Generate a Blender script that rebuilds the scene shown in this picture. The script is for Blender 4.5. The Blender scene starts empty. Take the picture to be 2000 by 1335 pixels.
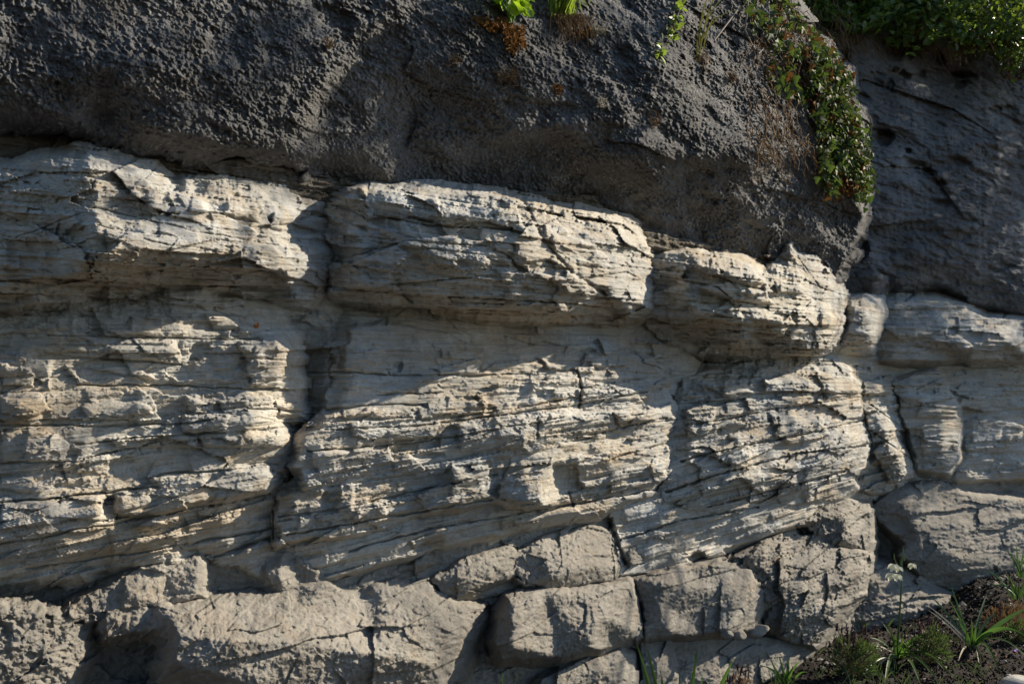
import bpy, bmesh, math, random
import numpy as np
from mathutils import Vector, Matrix
from mathutils.geometry import delaunay_2d_cdt

S = bpy.context.scene
COL = S.collection
R = math.radians

# ------------------------------------------------------------------ camera
EYE = 1.75
FPX = 1944.0            # focal length in units of a 2000-wide frame (35 mm lens)
HZ = 746.0              # row of the eye-level horizon in the 1335-high frame
cam = bpy.data.objects.new('camera', bpy.data.cameras.new('camera'))
COL.objects.link(cam)
cam.data.sensor_width = 36.0
cam.data.lens = 35.0
cam.data.shift_y = (HZ - 667.5) / 2000.0     # level camera with a little rise
cam.location = (0, 0, EYE)
cam.rotation_euler = (R(90), 0, 0)
cam.data.clip_end = 500
cam.data.clip_start = 0.05
S.camera = cam

# ------------------------------------------------------------------ light
SUN_AZ, SUN_EL = 66.0, 27.0      # azimuth from +Y towards +X
wd = bpy.data.worlds.new("World"); S.world = wd; wd.use_nodes = True
nt = wd.node_tree; nt.nodes.clear()
sky = nt.nodes.new('ShaderNodeTexSky'); sky.sky_type = 'NISHITA'; sky.sun_disc = False
sky.sun_elevation = R(SUN_EL); sky.sun_rotation = R(SUN_AZ); sky.air_density = 1.0; sky.dust_density = 0.3; sky.ozone_density = 4.0
bg = nt.nodes.new('ShaderNodeBackground'); bg.inputs[1].default_value = 0.09
ow = nt.nodes.new('ShaderNodeOutputWorld')
nt.links.new(sky.outputs[0], bg.inputs[0]); nt.links.new(bg.outputs[0], ow.inputs[0])
SUN_DIR = Vector((math.sin(R(SUN_AZ)) * math.cos(R(SUN_EL)), math.cos(R(SUN_AZ)) * math.cos(R(SUN_EL)), math.sin(R(SUN_EL))))
sd = bpy.data.lights.new('sun', 'SUN'); sd.energy = 5.0; sd.angle = R(0.55); sd.color = (1.0, 0.88, 0.70)
so = bpy.data.objects.new('sun', sd); COL.objects.link(so)
so.rotation_euler = SUN_DIR.to_track_quat('Z', 'Y').to_euler(); so.location = (6, 3, 8)
vs = S.view_settings
vs.view_transform = 'Standard'; vs.look = 'None'; vs.exposure = 0.80; vs.gamma = 1.0; vs.use_curve_mapping = False
S.cycles.max_bounces = 6; S.cycles.diffuse_bounces = 4
S.cycles.use_denoising = True; S.cycles.denoiser = 'OPENIMAGEDENOISE'; S.cycles.denoising_input_passes = 'RGB_ALBEDO_NORMAL'; S.cycles.denoising_prefilter = 'ACCURATE'

# ------------------------------------------------------------------ noise
F4 = np.float32
def _h(ix, iy, seed):
    h = (ix.astype(np.int64) * 374761393 + iy.astype(np.int64) * 668265263 + seed * 2147483647 + 1013904223) & 0xFFFFFFFF
    h = ((h ^ (h >> 13)) * 1274126177) & 0xFFFFFFFF
    h = ((h ^ (h >> 16)) * 2246822519) & 0xFFFFFFFF
    h = h ^ (h >> 15)
    return h
def rnd(ix, iy, seed):
    return (_h(ix, iy, seed) & 0xFFFFFF).astype(F4) / F4(16777216.0)
def perlin(x, y, seed=0):
    x0 = np.floor(x); y0 = np.floor(y)
    fx = (x - x0).astype(F4); fy = (y - y0).astype(F4)
    xi = x0.astype(np.int64); yi = y0.astype(np.int64)
    u = fx * fx * fx * (fx * (fx * 6 - 15) + 10); v = fy * fy * fy * (fy * (fy * 6 - 15) + 10)
    def g(dx, dy):
        a = rnd(xi + dx, yi + dy, seed) * F4(6.2831853)
        return np.cos(a) * (fx - dx) + np.sin(a) * (fy - dy)
    a = g(0, 0); b = g(1, 0); c = g(0, 1); d = g(1, 1)
    return ((a + u * (b - a)) * (1 - v) + (c + u * (d - c)) * v) * F4(1.42)
def fbm(x, y, seed=0, o=4, gain=0.5, lac=2.07):
    r = 0; a = 1.0
    for k in range(o):
        r = r + a * perlin(x, y, seed + k * 31); x = x * lac + 3.1; y = y * lac + 7.7; a *= gain
    return r
def billow(x, y, seed=0, o=4, gain=0.5):
    r = 0; a = 1.0
    for k in range(o):
        r = r + a * (np.abs(perlin(x, y, seed + k * 31)) * 2 - 0.6); x = x * 2.1 + 3.1; y = y * 2.1 + 7.7; a *= gain
    return r
def sstep(a, b, x):
    t = np.clip((x - a) / (b - a), 0, 1); return t * t * (3 - 2 * t)
def lumps(x, y, seed=0, cover=1.0):
    """pebbly bumps: best of the neighbouring domes, 0..1"""
    x0 = np.floor(x).astype(np.int64); y0 = np.floor(y).astype(np.int64)
    best = np.zeros(x.shape, F4)
    for dx in (-1, 0, 1):
        for dy in (-1, 0, 1):
            cx, cy = x0 + dx, y0 + dy
            px = cx + rnd(cx, cy, seed); py = cy + rnd(cx, cy, seed + 5)
            r = 0.28 + 0.62 * rnd(cx, cy, seed + 9) ** 2
            d2 = ((x - px) ** 2 + (y - py) ** 2).astype(F4) / (r * r)
            h = np.sqrt(np.clip(1 - d2, 0, 1)) * r
            h = np.where(rnd(cx, cy, seed + 13) < cover, h, 0)
            best = np.maximum(best, h)
    return best
def facets(x, y, seed=0, tilt=0.6, mode='near'):
    """broken faces: each cell a tilted plane; 'near' leaves small steps, 'min' gives convex chisel faces"""
    x0 = np.floor(x).astype(np.int64); y0 = np.floor(y).astype(np.int64)
    bd = np.full(x.shape, 1e9, F4); val = np.zeros(x.shape, F4)
    if mode == 'min': val += 1e9
    for dx in (-1, 0, 1):
        for dy in (-1, 0, 1):
            cx, cy = x0 + dx, y0 + dy
            qx = (x - cx - rnd(cx, cy, seed)).astype(F4); qy = (y - cy - rnd(cx, cy, seed + 5)).astype(F4)
            pl = rnd(cx, cy, seed + 9) - 0.5 + tilt * ((rnd(cx, cy, seed + 13) - .5) * qx + (rnd(cx, cy, seed + 17) - .5) * qy) * 2
            d = qx * qx + qy * qy
            if mode == 'near':
                m = d < bd; val = np.where(m, pl, val); bd = np.where(m, d, bd)
            else:
                val = np.minimum(val, pl + d * 0.5)
    return val
def slabs(s, b, t, length, seed):
    """thin beds: (protrusion 0..1 with broken ends, openness of the joint 0..1)"""
    bb = b / t + 0.28 * perlin(s / (length * 2.5), b / (t * 5), seed) + 0.35 * perlin(b / (t * 2.3), b * 0 + .5, seed + 3)
    i = np.floor(bb); f = (bb - i).astype(F4)
    off = rnd(i.astype(np.int64), i.astype(np.int64) * 0 + 3, seed) * 50
    n = perlin(s / length + off, i * 7.13 + .37, seed + 1) + .5 * perlin(s / (length * .3) + off, i * 3.71 + .2 + .15 * f, seed + 2)
    q = sstep(-.05, .05, n) * .7 + .3 * np.clip(n * .7 + .5, 0, 1)
    hd = perlin(s / (length * 1.4) + off, i * 2.3 + .1, seed + 7)
    jw = .10
    joint = 1 - sstep(0, jw, f) * sstep(0, jw, 1 - f)
    return q, joint * sstep(-.25, .25, hd)

# ------------------------------------------------------------------ the wall's two bearing planes
A1 = R(41.9)
WD = np.array([math.sin(A1), math.cos(A1)]); WN = np.array([math.cos(A1), -math.sin(A1)]); WK = 2.68     # near wall: receding to the right
A2 = R(60.0)
FD = np.array([math.sin(A2), math.cos(A2)]); FN = np.array([math.cos(A2), -math.sin(A2)]); FK = 5.00     # far wall: turned more to the front
def depth_of(t, H, far=False):
    n, k = (FN, FK) if far else (WN, WK)
    return (k - H) / (-(n[1] + n[0] * t))
def wall_point(x, y, H=0.0, far=False):
    t = (x - 1000) / FPX; D = depth_of(t, H, far)
    return Vector((t * D, D, EYE - (y - HZ) / FPX * D))

CLIFF = bpy.data.objects.new('cliff', None); COL.objects.link(CLIFF)
CLIFF.location = (1.0, 5.0, 0.0)
CLIFF['kind'] = 'structure'
CL = np.array([1.0, 5.0, 0.0])

STEP = 1.75
# open bedding cracks and joints traced along the wall: (points, half width, depth cm)
CRACKS = [
 ([(95,655),(250,657),(400,662),(510,664)],2.2,2.5), ([(200,704),(280,706),(355,712)],2.5,3), ([(150,752),(300,752),(420,756),(575,762)],2.2,3),
 ([(0,828),(200,832),(350,826),(470,812)],2.5,3), ([(150,868),(300,852),(440,845)],2.5,3), ([(0,905),(150,900),(230,880)],2.5,3),
 ([(0,980),(120,972),(250,955),(310,950)],3,4), ([(310,925),(430,920),(540,905)],2,2.5), ([(470,700),(560,705)],2,2), ([(480,795),(590,805)],3,3),
 ([(0,1062),(150,1035),(310,1005),(530,965)],2.5,3),([(50,1110),(250,1080),(520,1035)],2.5,3),
 ([(600,726),(700,728),(790,733),(930,733),(1050,728)],2.2,3), ([(640,800),(730,788),(830,792)],2.5,3), ([(735,770),(850,767)],2,2.5),
 ([(880,815),(1050,790),(1130,775)],2,2.5), ([(1128,725),(1135,760),(1130,795)],3,3), ([(600,840),(720,835),(830,830),(900,820),(1100,795),(1290,760)],2,3),
 ([(600,880),(760,870),(900,850),(1100,815)],2,3), ([(1150,850),(1300,815)],2.5,3), ([(1130,757),(1290,735)],2,2),
 ([(545,1010),(700,985),(850,950),(970,925)],2.2,3), ([(560,1045),(780,1005),(960,975)],2.5,4), ([(680,1075),(850,1030),(1000,1005),(1280,955)],2.5,4),
 ([(1180,900),(1300,865)],2.5,3), ([(535,1000),(533,1050)],2.5,4),
 ([(1330,900),(1450,870),(1560,850),(1690,820)],2.2,4), ([(1300,960),(1420,920),(1560,885),(1690,870)],2.5,5), ([(1340,830),(1440,815),(1500,800),(1680,775)],1.8,3),
 ([(1440,770),(1560,765),(1680,770)],1.8,3), ([(1380,990),(1520,955),(1650,920)],2,4), ([(1210,1055),(1330,1015),(1480,990)],2,4),
 ([(185,405),(270,425),(400,455),(550,480)],2.0,1.8), ([(190,440),(300,472),(420,490)],2.0,1.5), ([(30,465),(120,430),(185,405)],2.0,1.2),
 ([(1020,388),(1062,470),(1115,530),(1185,575)],5,1.8), ([(730,420),(830,440),(1000,448)],2.5,2.5), ([(690,500),(800,470),(950,480)],2.5,2),
 ([(1290,540),(1400,560),(1430,585),(1510,602),(1640,612)],2.0,2.2), ([(1400,520),(1430,555),(1490,565)],2.0,1.8), ([(1560,505),(1600,560),(1640,575)],2.0,1.5),
 ([(1190,1020),(1208,1065),(1222,1100)],6,5), ([(1110,960),(1120,990)],3,3),
 ([(1840,735),(1790,760)],2,3), ([(1775,790),(1870,800)],2,3), ([(1775,850),(1870,865)],2,3), ([(1700,790),(1755,830)],2,2), ([(1700,840),(1785,900)],2,2),

]
# pits in the rock: x, y, rx, ry, depth cm
PITS = [(1745,92,26,24,16),(1652,112,10,9,8),(1650,115,16,16,10),(1752,140,20,14,14),(1735,165,8,14,8),(1726,266,16,18,16),(1818,335,13,9,14),(1835,355,8,8,9),
        (1780,105,9,9,9),(1800,140,7,6,6),(1832,110,14,14,14),(1880,145,24,8,10),(1872,170,12,8,10),(1940,215,12,8,8),(1778,288,8,6,8),(1745,327,5,4,5),
        (1680,490,14,22,14),
        (390,688,32,14,3.5),(152,462,20,14,4),(1155,683,22,10,3),(1360,1085,18,11,12),(1570,1032,16,9,12),(780,715,12,8,3),
        (320,400,14,16,5),(165,1220,20,12,7),(835,880,30,10,3),(1140,1235,6,4,2),(1480,1150,9,12,3)]

# broken plates standing proud of (or hollowed into) the wall: outline, height cm
PLATES = [
 ([(182,602),(224,592),(343,602),(378,623),(364,658),(315,658),(210,655),(186,623)],3.2),([(207,700),(224,676),(252,665),(336,667),(350,679),(347,704),(294,704)],3.5),
 ([(403,612),(438,616),(483,637),(497,651),(420,644)],2.6),([(469,672),(518,658),(546,658),(567,676),(574,725),(570,760),(487,752),(480,711)],4),
 ([(541,781),(585,780),(592,806),(548,808)],3),([(7,777),(87,780),(105,798),(70,812),(7,810)],4),([(0,710),(66,714),(73,731),(63,752),(0,752)],3),
 ([(168,784),(259,780),(301,794),(301,805),(224,812),(168,808)],3),([(133,710),(150,710),(154,735),(175,749),(150,747)],2.8),([(175,717),(245,717),(304,731),(301,738),(224,731)],2.8),
 ([(325,724),(346,742),(378,735),(364,748),(343,748)],2.4),([(364,773),(427,787),(420,805),(367,801)],3),([(430,784),(525,766),(546,801),(539,815),(441,812)],3),
 ([(357,808),(444,812),(546,812),(542,833),(437,847),(357,843)],3),([(385,850),(546,836),(570,861),(546,871),(392,875)],3.5),([(206,857),(315,847),(385,850),(378,875),(224,875)],2.6),
 ([(0,836),(94,830),(133,868),(122,900),(0,900)],2.6),([(297,574),(441,560),(476,574),(472,595),(434,602),(304,591)],3),
 ([(0,983),(182,970),(203,980),(196,1004),(105,1022),(0,1036)],3),([(0,934),(60,933),(91,948),(70,959),(0,955)],2.8),([(241,969),(287,962),(304,983),(245,997)],2),([(259,1029),(304,1011),(329,1015),(280,1036)],3.5),
 ([(182,336),(262,343),(273,402),(186,399)],1.2),([(469,483),(504,476),(560,480),(556,530),(472,525)],4),([(521,441),(540,412),(548,450)],3.5),([(285,372),(305,368),(300,420),(282,415)],2.5),
 ([(205,450),(290,470),(285,500),(208,490)],2.5),([(345,380),(500,395),(505,432),(360,410)],2.5),
 ([(664,798),(807,794),(811,815),(671,812)],3),([(818,798),(874,787),(954,780),(951,805),(825,815)],3),([(685,822),(811,815),(856,826),(846,854),(730,861),(685,847)],3),
 ([(765,854),(860,850),(860,868),(776,882)],-3.5),([(1049,812),(1196,805),(1199,840),(1052,854)],2.5),([(1196,805),(1273,801),(1315,784),(1311,815),(1210,833)],4),
 ([(1126,759),(1273,759),(1273,780),(1140,787)],3),([(891,829),(1049,812),(1049,854),(1028,878),(902,882)],2.8),([(1052,700),(1084,710),(1157,714),(1157,726),(1070,720)],4),
 ([(1171,658),(1203,665),(1224,686),(1185,693)],4),([(605,880),(760,872),(770,900),(620,925)],2.5),
 ([(877,906),(958,899),(954,938),(891,948)],4.5),([(972,976),(985,930),(1060,900),(1080,896),(1062,983)],6.5),([(1136,938),(1297,900),(1304,924),(1140,952)],3.5),
 ([(828,990),(926,959),(958,952),(958,973),(846,1004)],4),([(797,1057),(860,1029),(874,1032),(804,1071)],4),([(1000,1015),(1120,990),(1130,1000),(1010,1030)],3),
 ([(1370,752),(1412,749),(1489,766),(1436,780)],3.5),([(1489,738),(1545,731),(1580,742),(1576,763),(1496,766)],4.5),([(1590,724),(1636,735),(1671,738),(1678,770),(1615,780),(1598,749)],3.5),
 ([(1335,798),(1370,784),(1401,791),(1384,847),(1345,854)],4.5),([(1503,808),(1566,812),(1562,822),(1510,833)],3.5),([(1524,826),(1604,812),(1622,850),(1545,868),(1506,847)],4),
 ([(1331,882),(1394,868),(1468,868),(1405,889)],3.5),([(1608,878),(1650,847),(1692,847),(1699,864),(1636,889)],5),([(1419,938),(1468,924),(1552,920),(1559,948),(1496,970),(1450,934)],5),([(1426,892),(1468,882),(1472,910),(1436,920)],3.5),
 ([(1352,504),(1391,494),(1482,522),(1492,550),(1440,556),(1356,522)],5),([(1363,560),(1419,550),(1496,570),(1510,595),(1419,584)],5),([(1342,588),(1416,595),(1545,609),(1552,637),(1447,634),(1346,612)],5),
 ([(1510,550),(1559,553),(1573,574),(1517,574)],5),([(1601,612),(1643,616),(1640,644),(1604,640)],5),
 ([(1021,511),(1070,504),(1108,525),(1098,542),(1035,535)],-3.5),([(1073,416),(1130,424),(1136,434),(1077,427)],-2.5),([(702,368),(1010,385),(1028,455),(954,434),(860,441),(808,424),(720,430)],5),
 ([(660,480),(760,470),(800,500),(760,530),(670,520)],2.5),([(1850,620),(1870,618),(1872,650),(1850,655)],-4),([(1800,785),(1870,790),(1870,815),(1790,815)],4),([(1795,850),(1872,845),(1872,880),(1800,890)],4),
 ([(1700,880),(1745,845),(1790,900),(1785,935),(1740,945)],6),([(1690,800),(1730,790),(1760,850),(1700,870)],5),
]

def seg_dist(gx, gy, pts, closed):
    d = np.full(gx.shape, 1e9, F4); n = len(pts)
    for k in range(n if closed else n - 1):
        ax, ay = pts[k]; bx, by = pts[(k + 1) % n]
        vx, vy = bx - ax, by - ay; L = vx * vx + vy * vy + 1e-9
        u = np.clip(((gx - ax) * vx + (gy - ay) * vy) / L, 0, 1)
        q = (gx - ax - u * vx) ** 2 + (gy - ay - u * vy) ** 2
        d = np.minimum(d, q)
    return np.sqrt(d)
def inside(gx, gy, pts):
    r = np.zeros(gx.shape, bool); n = len(pts)
    for k in range(n):
        ax, ay = pts[k]; bx, by = pts[(k + 1) % n]
        if ay == by: continue
        r ^= ((ay > gy) != (by > gy)) & (gx < (bx - ax) * (gy - ay) / (by - ay) + ax)
    return r
def blur(a, r):
    for ax in (0, 1):
        p = np.pad(a, [(r + 1, r) if k == ax else (0, 0) for k in (0, 1)], mode='edge')
        c = np.cumsum(p, axis=ax, dtype=np.float64)
        n = 2 * r + 1
        a = ((c[n:] - c[:-n]) if ax == 0 else (c[:, n:] - c[:, :-n])) / n
    return a.astype(F4)
def tin(xs, ys, pts):
    """piecewise planar surface through (x, y, h) points on a regular grid"""
    V = [Vector((p[0], p[1])) for p in pts]
    vo, _, fo, ov, _, _ = delaunay_2d_cdt(V, [], [], 0, 1e-4)
    hv = [pts[o[0]][2] if o else 0 for o in ov]
    out = np.full((len(ys), len(xs)), np.nan, F4)
    x0, y0, st = xs[0], ys[0], xs[1] - xs[0]
    for f in fo:
        for k in range(1, len(f) - 1):
            i = (f[0], f[k], f[k + 1]); (ax, ay), (bx, by), (cx, cy) = vo[i[0]], vo[i[1]], vo[i[2]]
            den = (by - cy) * (ax - cx) + (cx - bx) * (ay - cy)
            if abs(den) < 1e-6: continue
            i0 = max(0, int((min(ax, bx, cx) - x0) / st)); i1 = min(len(xs), int((max(ax, bx, cx) - x0) / st) + 2)
            j0 = max(0, int((min(ay, by, cy) - y0) / st)); j1 = min(len(ys), int((max(ay, by, cy) - y0) / st) + 2)
            if i0 >= i1 or j0 >= j1: continue
            X, Y = np.meshgrid(xs[i0:i1], ys[j0:j1])
            l1 = ((by - cy) * (X - cx) + (cx - bx) * (Y - cy)) / den; l2 = ((cy - ay) * (X - cx) + (ax - cx) * (Y - cy)) / den; l3 = 1 - l1 - l2
            m = (l1 >= -1e-3) & (l2 >= -1e-3) & (l3 >= -1e-3)
            sub = out[j0:j1, i0:i1]; sub[m] = (l1 * hv[i[0]] + l2 * hv[i[1]] + l3 * hv[i[2]])[m]
    return np.where(np.isnan(out), np.nanmean(out), out)

def detail(style, s, z, seed, fine=1.0):
    """relief in metres on top of the block's own shape; returns (relief, edge wander 0..)"""
    dip = 0.035 + 0.055 * sstep(1.95, 1.5, z)
    b = z - dip * 6.0 * (1 - np.exp(-(np.exp(.28 * s) - 1) / .28 / 6.0))
    if style == 'pale' or style == 'smooth':
        k = 1.0 if style == 'pale' else 0.5
        w = fbm(s / .25, b / .12, 5, 3) * .012 + .006 * facets(s / .07, b / .03, 7, 1.0)
        m = sstep(-.45, .45, fbm(s / .55, b / .22, 11, 3))          # worn against freshly broken areas
        m2 = sstep(-.3, .4, fbm(s / .35 + 9, b / .10, 17, 3))
        q1, j1 = slabs(s + w, b, .095, .40, 21)
        q2, j2 = slabs(s + w, b, .040, .24, 41)
        q3, j3 = slabs(s + w, b + .004, .016, .15, 61)
        q4, j4 = slabs(s + w, b + .002, .0075, .09, 65)
        h = .018 * (q1 - .5) + .017 * (.2 + .9 * m) * (q2 - .5) + .0095 * (.3 + .9 * m2) * (q3 - .5) + .0038 * (.3 + .7 * m2) * (q4 - .5) * fine
        h -= .006 * j1 + .005 * j2 * m + .0035 * j3 + .0015 * j4 * m2
        f0 = facets(s / .40 + w * 4, b / .15 + w * 4, 131, 1.5)
        f1 = facets(s / .22 + w * 8, b / .080 + w * 6, 71, 1.6)
        f2 = facets(s / .080 + w * 16, b / .038 + w * 12, 81, 1.6)
        f3 = facets(s / .030 + w * 30, b / .015 + w * 20, 91, 1.4)
        h += .026 * f0 + .020 * f1 * (.35 + .65 * q1) + .0060 * f2 * (.2 + .8 * m * q1) + .0040 * f3 * (.2 + .8 * m2 * q2) * fine
        h += .004 * fbm(s / .12, b / .05, 101, 3) + .0025 * billow(s / .016, b / .010, 111, 3) * (.4 + .6 * m2) * fine
        pit = lumps(s / .03, b / .017, 121, .25)
        h -= .005 * pit * sstep(.0, .6, fbm(s / .3, b / .15, 127, 2))
        return h * k
    if style == 'cap':
        h = .030 * fbm(s / .32, z / .26, 201, 3) + .006 * fbm(s / .09, z / .08, 211, 3)
        h += .020 * facets(s / .40 + .2 * perlin(s / .2, z / .2, 203), z / .26 + .2 * perlin(s / .2, z / .2, 207), 209, 1.6, 'min') - .020 * sstep(.25, .7, fbm(s / .28, z / .20, 215, 3))
        m = sstep(-.5, .5, fbm(s / .35, z / .3, 217, 4)); mm = sstep(-.4, .5, fbm(s / .15, z / .13, 219, 3))
        x1, x2 = s + .006 * perlin(s / .02, z / .02, 4), z + .006 * perlin(s / .02, z / .02, 8)
        h += .016 * lumps(x1 / .034, x2 / .030, 221, .16) * m
        h += .0125 * lumps(x1 / .014, x2 / .013, 231, .55) * (.3 + .7 * mm) + .0105 * lumps(x1 / .0075, x2 / .0075, 235, .6) * (.5 + .5 * m)
        h += .0075 * billow(s / .018, z / .016, 241, 4) * (.4 + .6 * mm) + .0035 * fbm(s / .007, z / .007, 251, 2)
        h -= .009 * lumps(s / .035 + .4, z / .028, 261, .4) * m + .007 * lumps(s / .018 + .3, z / .016, 265, .45)
        return h
    if style == 'fardark':
        h = .055 * fbm(s / .6, z / .5, 301, 4) + .018 * billow(s / .12, z / .10, 311, 5) + .012 * lumps(s / .05, z / .05, 321, .5) + .04 * facets(s / .5, z / .35 + .3 * s, 325, 1.4) - .05 * sstep(.3, .7, fbm(s / .3, z / .22, 327, 3))
        q1, j1 = slabs(s, z + .25 * s, .22, .8, 331)
        h += .010 * lumps(s / .028, z / .026, 341, .5) + .008 * billow(s / .03, z / .028, 345, 4) - .010 * lumps(s / .05 + .3, z / .04, 349, .35)
        return h + .018 * (q1 - .5) - .006 * j1
    # 'rough': the grey-brown lower boulders
    w = fbm(s / .2, z / .2, 405, 3) * .02
    m = sstep(-.4, .5, fbm(s / .45, z / .3, 411, 3))
    h = .024 * fbm(s / .25, z / .2, 421, 3) + .045 * facets(s / .26 + w * 4, z / .15 + w * 4, 431, 1.6, 'min') + .014 * facets(s / .17 + w * 6, z / .10 + w * 6, 433, 2.4)
    h += .010 * facets(s / .07 + w * 14, z / .045 + w * 14, 441, 2.0) * (.1 + .6 * m) + .006 * facets(s / .03 + w * 20, z / .02 + w * 20, 445, 1.4) * fine
    h += .006 * billow(s / .06, z / .05, 451, 4) * (.3 + .7 * m) + .004 * fbm(s / .018, z / .015, 461, 3) * fine + .004 * lumps(s / .02, z / .018, 471, .6) * fine
    grit = .0055 * billow(s / .028, z / .022, 491, 4) + .0045 * lumps(s / .013, z / .012, 495, .5) - .008 * lumps(s / .03 + .3, z / .024, 497, .25)
    if style == 'block':
        h = h * .45 + .020 * facets(s / .34 + w * 3, z / .22 + w * 3, 487, 1.6, 'min') + .6 * grit
    else: h = h + 1.05 * grit
    return h

FRONT = {}
def rock(name, style, outline, inner, mat, far=False, seed=0, bevel=0.009, wander=7.0, slope=3.5, rim=20, step=STEP, amp=1.0, soft=3, label=None, square=0.0):
    if square and inner:
        outline = [(p[0], p[1], p[2] + square * (min(inner, key=lambda q: (q[0] - p[0]) ** 2 + (q[1] - p[1]) ** 2)[2] - p[2])) for p in outline]
    ol = [(p[0], p[1]) for p in outline]
    mx = max(rim, 8)
    x0, x1 = min(p[0] for p in ol) - mx, max(p[0] for p in ol) + mx
    y0, y1 = min(p[1] for p in ol) - mx, max(p[1] for p in ol) + mx
    xs = np.arange(x0, x1, step); ys = np.arange(y0, y1, step)
    cx = sum(p[0] for p in ol) / len(ol); cy = sum(p[1] for p in ol) / len(ol)
    pts = [(p[0], p[1], p[2]) for p in outline] + list(inner)
    n = len(outline)
    for k in range(n):           # ring outside the outline keeps the rim height
        a, b, c = outline[k - 1], outline[k], outline[(k + 1) % n]
        tx, ty = c[0] - a[0], c[1] - a[1]; L = math.hypot(tx, ty) + 1e-6
        pts.append((b[0] + ty / L * 70, b[1] - tx / L * 70, b[2]))
    gx, gy = np.meshgrid(xs, ys); gx = gx.astype(F4); gy = gy.astype(F4)
    H = tin(xs, ys, pts) * F4(.01)
    H = blur(H, soft)
    t = (gx - 1000) / FPX
    D0 = depth_of(t, 0.0, far)
    s = (t * D0) * (FD if far else WD)[0] + D0 * (FD if far else WD)[1]
    z = EYE - (gy - HZ) / FPX * D0
    if style in ('pale', 'smooth'):      # the block's own shape breaks back bed by bed
        dip0 = 0.035 + 0.055 * sstep(1.95, 1.5, z); b0 = z - dip0 * 6.0 * (1 - np.exp(-np.maximum(s - 1, -2) / 6.0))
        rows = np.arange(len(ys))[:, None]; cols = np.broadcast_to(np.arange(len(xs))[None, :], H.shape)
        acc = .22 * H
        for tt, wgt, sd_ in ((.046, .42, 5), (.017, .36, 9)):
            u = b0 / tt + .35 * perlin(s / .6, b0 / (tt * 6), 991 + sd_); fl = np.floor(u); fr = u - fl
            jit = .75 * perlin(s / .16 + fl * 17.31, fl * 7.13 + .41, 993 + sd_) + .25 * perlin(s / .04 + fl * 11.7, fl * 3.37 + .2, 997 + sd_)
            rr = rows + ((fr - .5) + jit) * tt * (FPX / D0) / step
            rr = np.clip(rr, 0, len(ys) - 1.001); r0 = rr.astype(np.int32); fq = (rr - r0).astype(F4)
            acc = acc + wgt * (H[r0, cols] * (1 - fq) + H[np.minimum(r0 + 1, len(ys) - 1), cols] * fq)
        H = acc.astype(F4)
    k = wander * (3.2 / D0)
    kd = D0 / 3.2; wx = gx + k * fbm(s / (.10 * kd), z / (.10 * kd), 900 + seed, 4, .6); wy = gy + k * fbm(s / (.10 * kd), z / (.08 * kd), 950 + seed, 4, .6)
    if style in ('pale', 'smooth'):      # each bed ends a little further in or out
        bi = np.floor(z / .042 + .5 * perlin(s / .5, z / .3, 31 + seed)); bj = np.floor(z / .017 + .5 * perlin(s / .3, z / .2, 37 + seed))
        e1 = rnd(bi.astype(np.int64), bi.astype(np.int64) * 0 + seed, 41) - .5; e2 = rnd(bj.astype(np.int64), bj.astype(np.int64) * 0 + seed, 43) - .5
        wx = wx + k * (1.7 * e1 + .8 * e2); wy = wy + k * 1.1 * (facets(s / (.16 * kd), z / .6, 47 + seed, .6))
    else:
        wx = wx + k * 1.3 * facets(s / (.2 * kd), z / .12, 51 + seed, 1.0); wy = wy + k * 1.3 * facets(s / (.14 * kd), z / .2, 57 + seed, 1.0)
    d = seg_dist(wx, wy, ol, True); d = np.where(inside(wx, wy, ol), -d, d)
    dm = d * (D0 / FPX)          # metres
    b = bevel
    q = np.clip(1 + dm / b, 0, 1)
    H = H - b * (1 - np.sqrt(np.clip(1 - q * q, 0, 1))) - np.clip(dm, 0, 9) * slope
    sg = np.log(1 + .28 * np.maximum(s - 1.0, -2)) / .28        # beds break into longer pieces along the wall
    fine = 1.0 / (1 + .12 * np.maximum(s - 1.0, 0))
    H = H + detail(style, sg + seed * .37 if seed else sg, z, seed, fine) * amp
    if style in ('pale', 'smooth'):
        for pp, hh in PLATES:
            if max(p[0] for p in pp) < x0 or min(p[0] for p in pp) > x1 or max(p[1] for p in pp) < y0 or min(p[1] for p in pp) > y1: continue
            qx = gx + .75 * (wx - gx); qy = gy + .6 * (wy - gy)
            dd = seg_dist(qx, qy, pp, True); dd = np.where(inside(qx, qy, pp), dd, -dd)
            H = H + F4(.01 * hh) * (sstep(-1.2, 2.6, dd) * .75 + .25 * sstep(0, 16, dd))
    for cp, hw, dep in CRACKS:
        if max(p[0] for p in cp) < x0 or min(p[0] for p in cp) > x1 or max(p[1] for p in cp) < y0 or min(p[1] for p in cp) > y1: continue
        wob = .35 * k
        ww = fbm(s / .09, z / .05, 977, 3)
        dd = seg_dist(gx + wob * ww, gy + wob * ww, cp, False)
        w2 = .6 * hw * (1.0 + .8 * perlin(s / .06, z / .06, 981))
        H = H - .01 * dep * np.exp(-(dd / np.maximum(w2, .6)) ** 2)
    for px, py, rx, ry, dep in PITS:
        if px < x0 or px > x1 or py < y0 or py > y1: continue
        ee = ((gx + 1.6 * (wx - gx) - px) / rx) ** 2 + ((gy + 1.6 * (wy - gy) - py) / ry) ** 2
        H = H - .007 * dep * np.clip(1.25 - ee, 0, 1) ** .8
    D = depth_of(t, H, far)
    P = np.stack([t * D, D, EYE - (gy - HZ) / FPX * D], -1) - CL
    keep = d < rim
    fk = keep[:-1, :-1] & keep[1:, :-1] & keep[:-1, 1:] & keep[1:, 1:]
    used = np.zeros(keep.shape, bool)
    used[:-1, :-1] |= fk; used[1:, :-1] |= fk; used[:-1, 1:] |= fk; used[1:, 1:] |= fk
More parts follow.
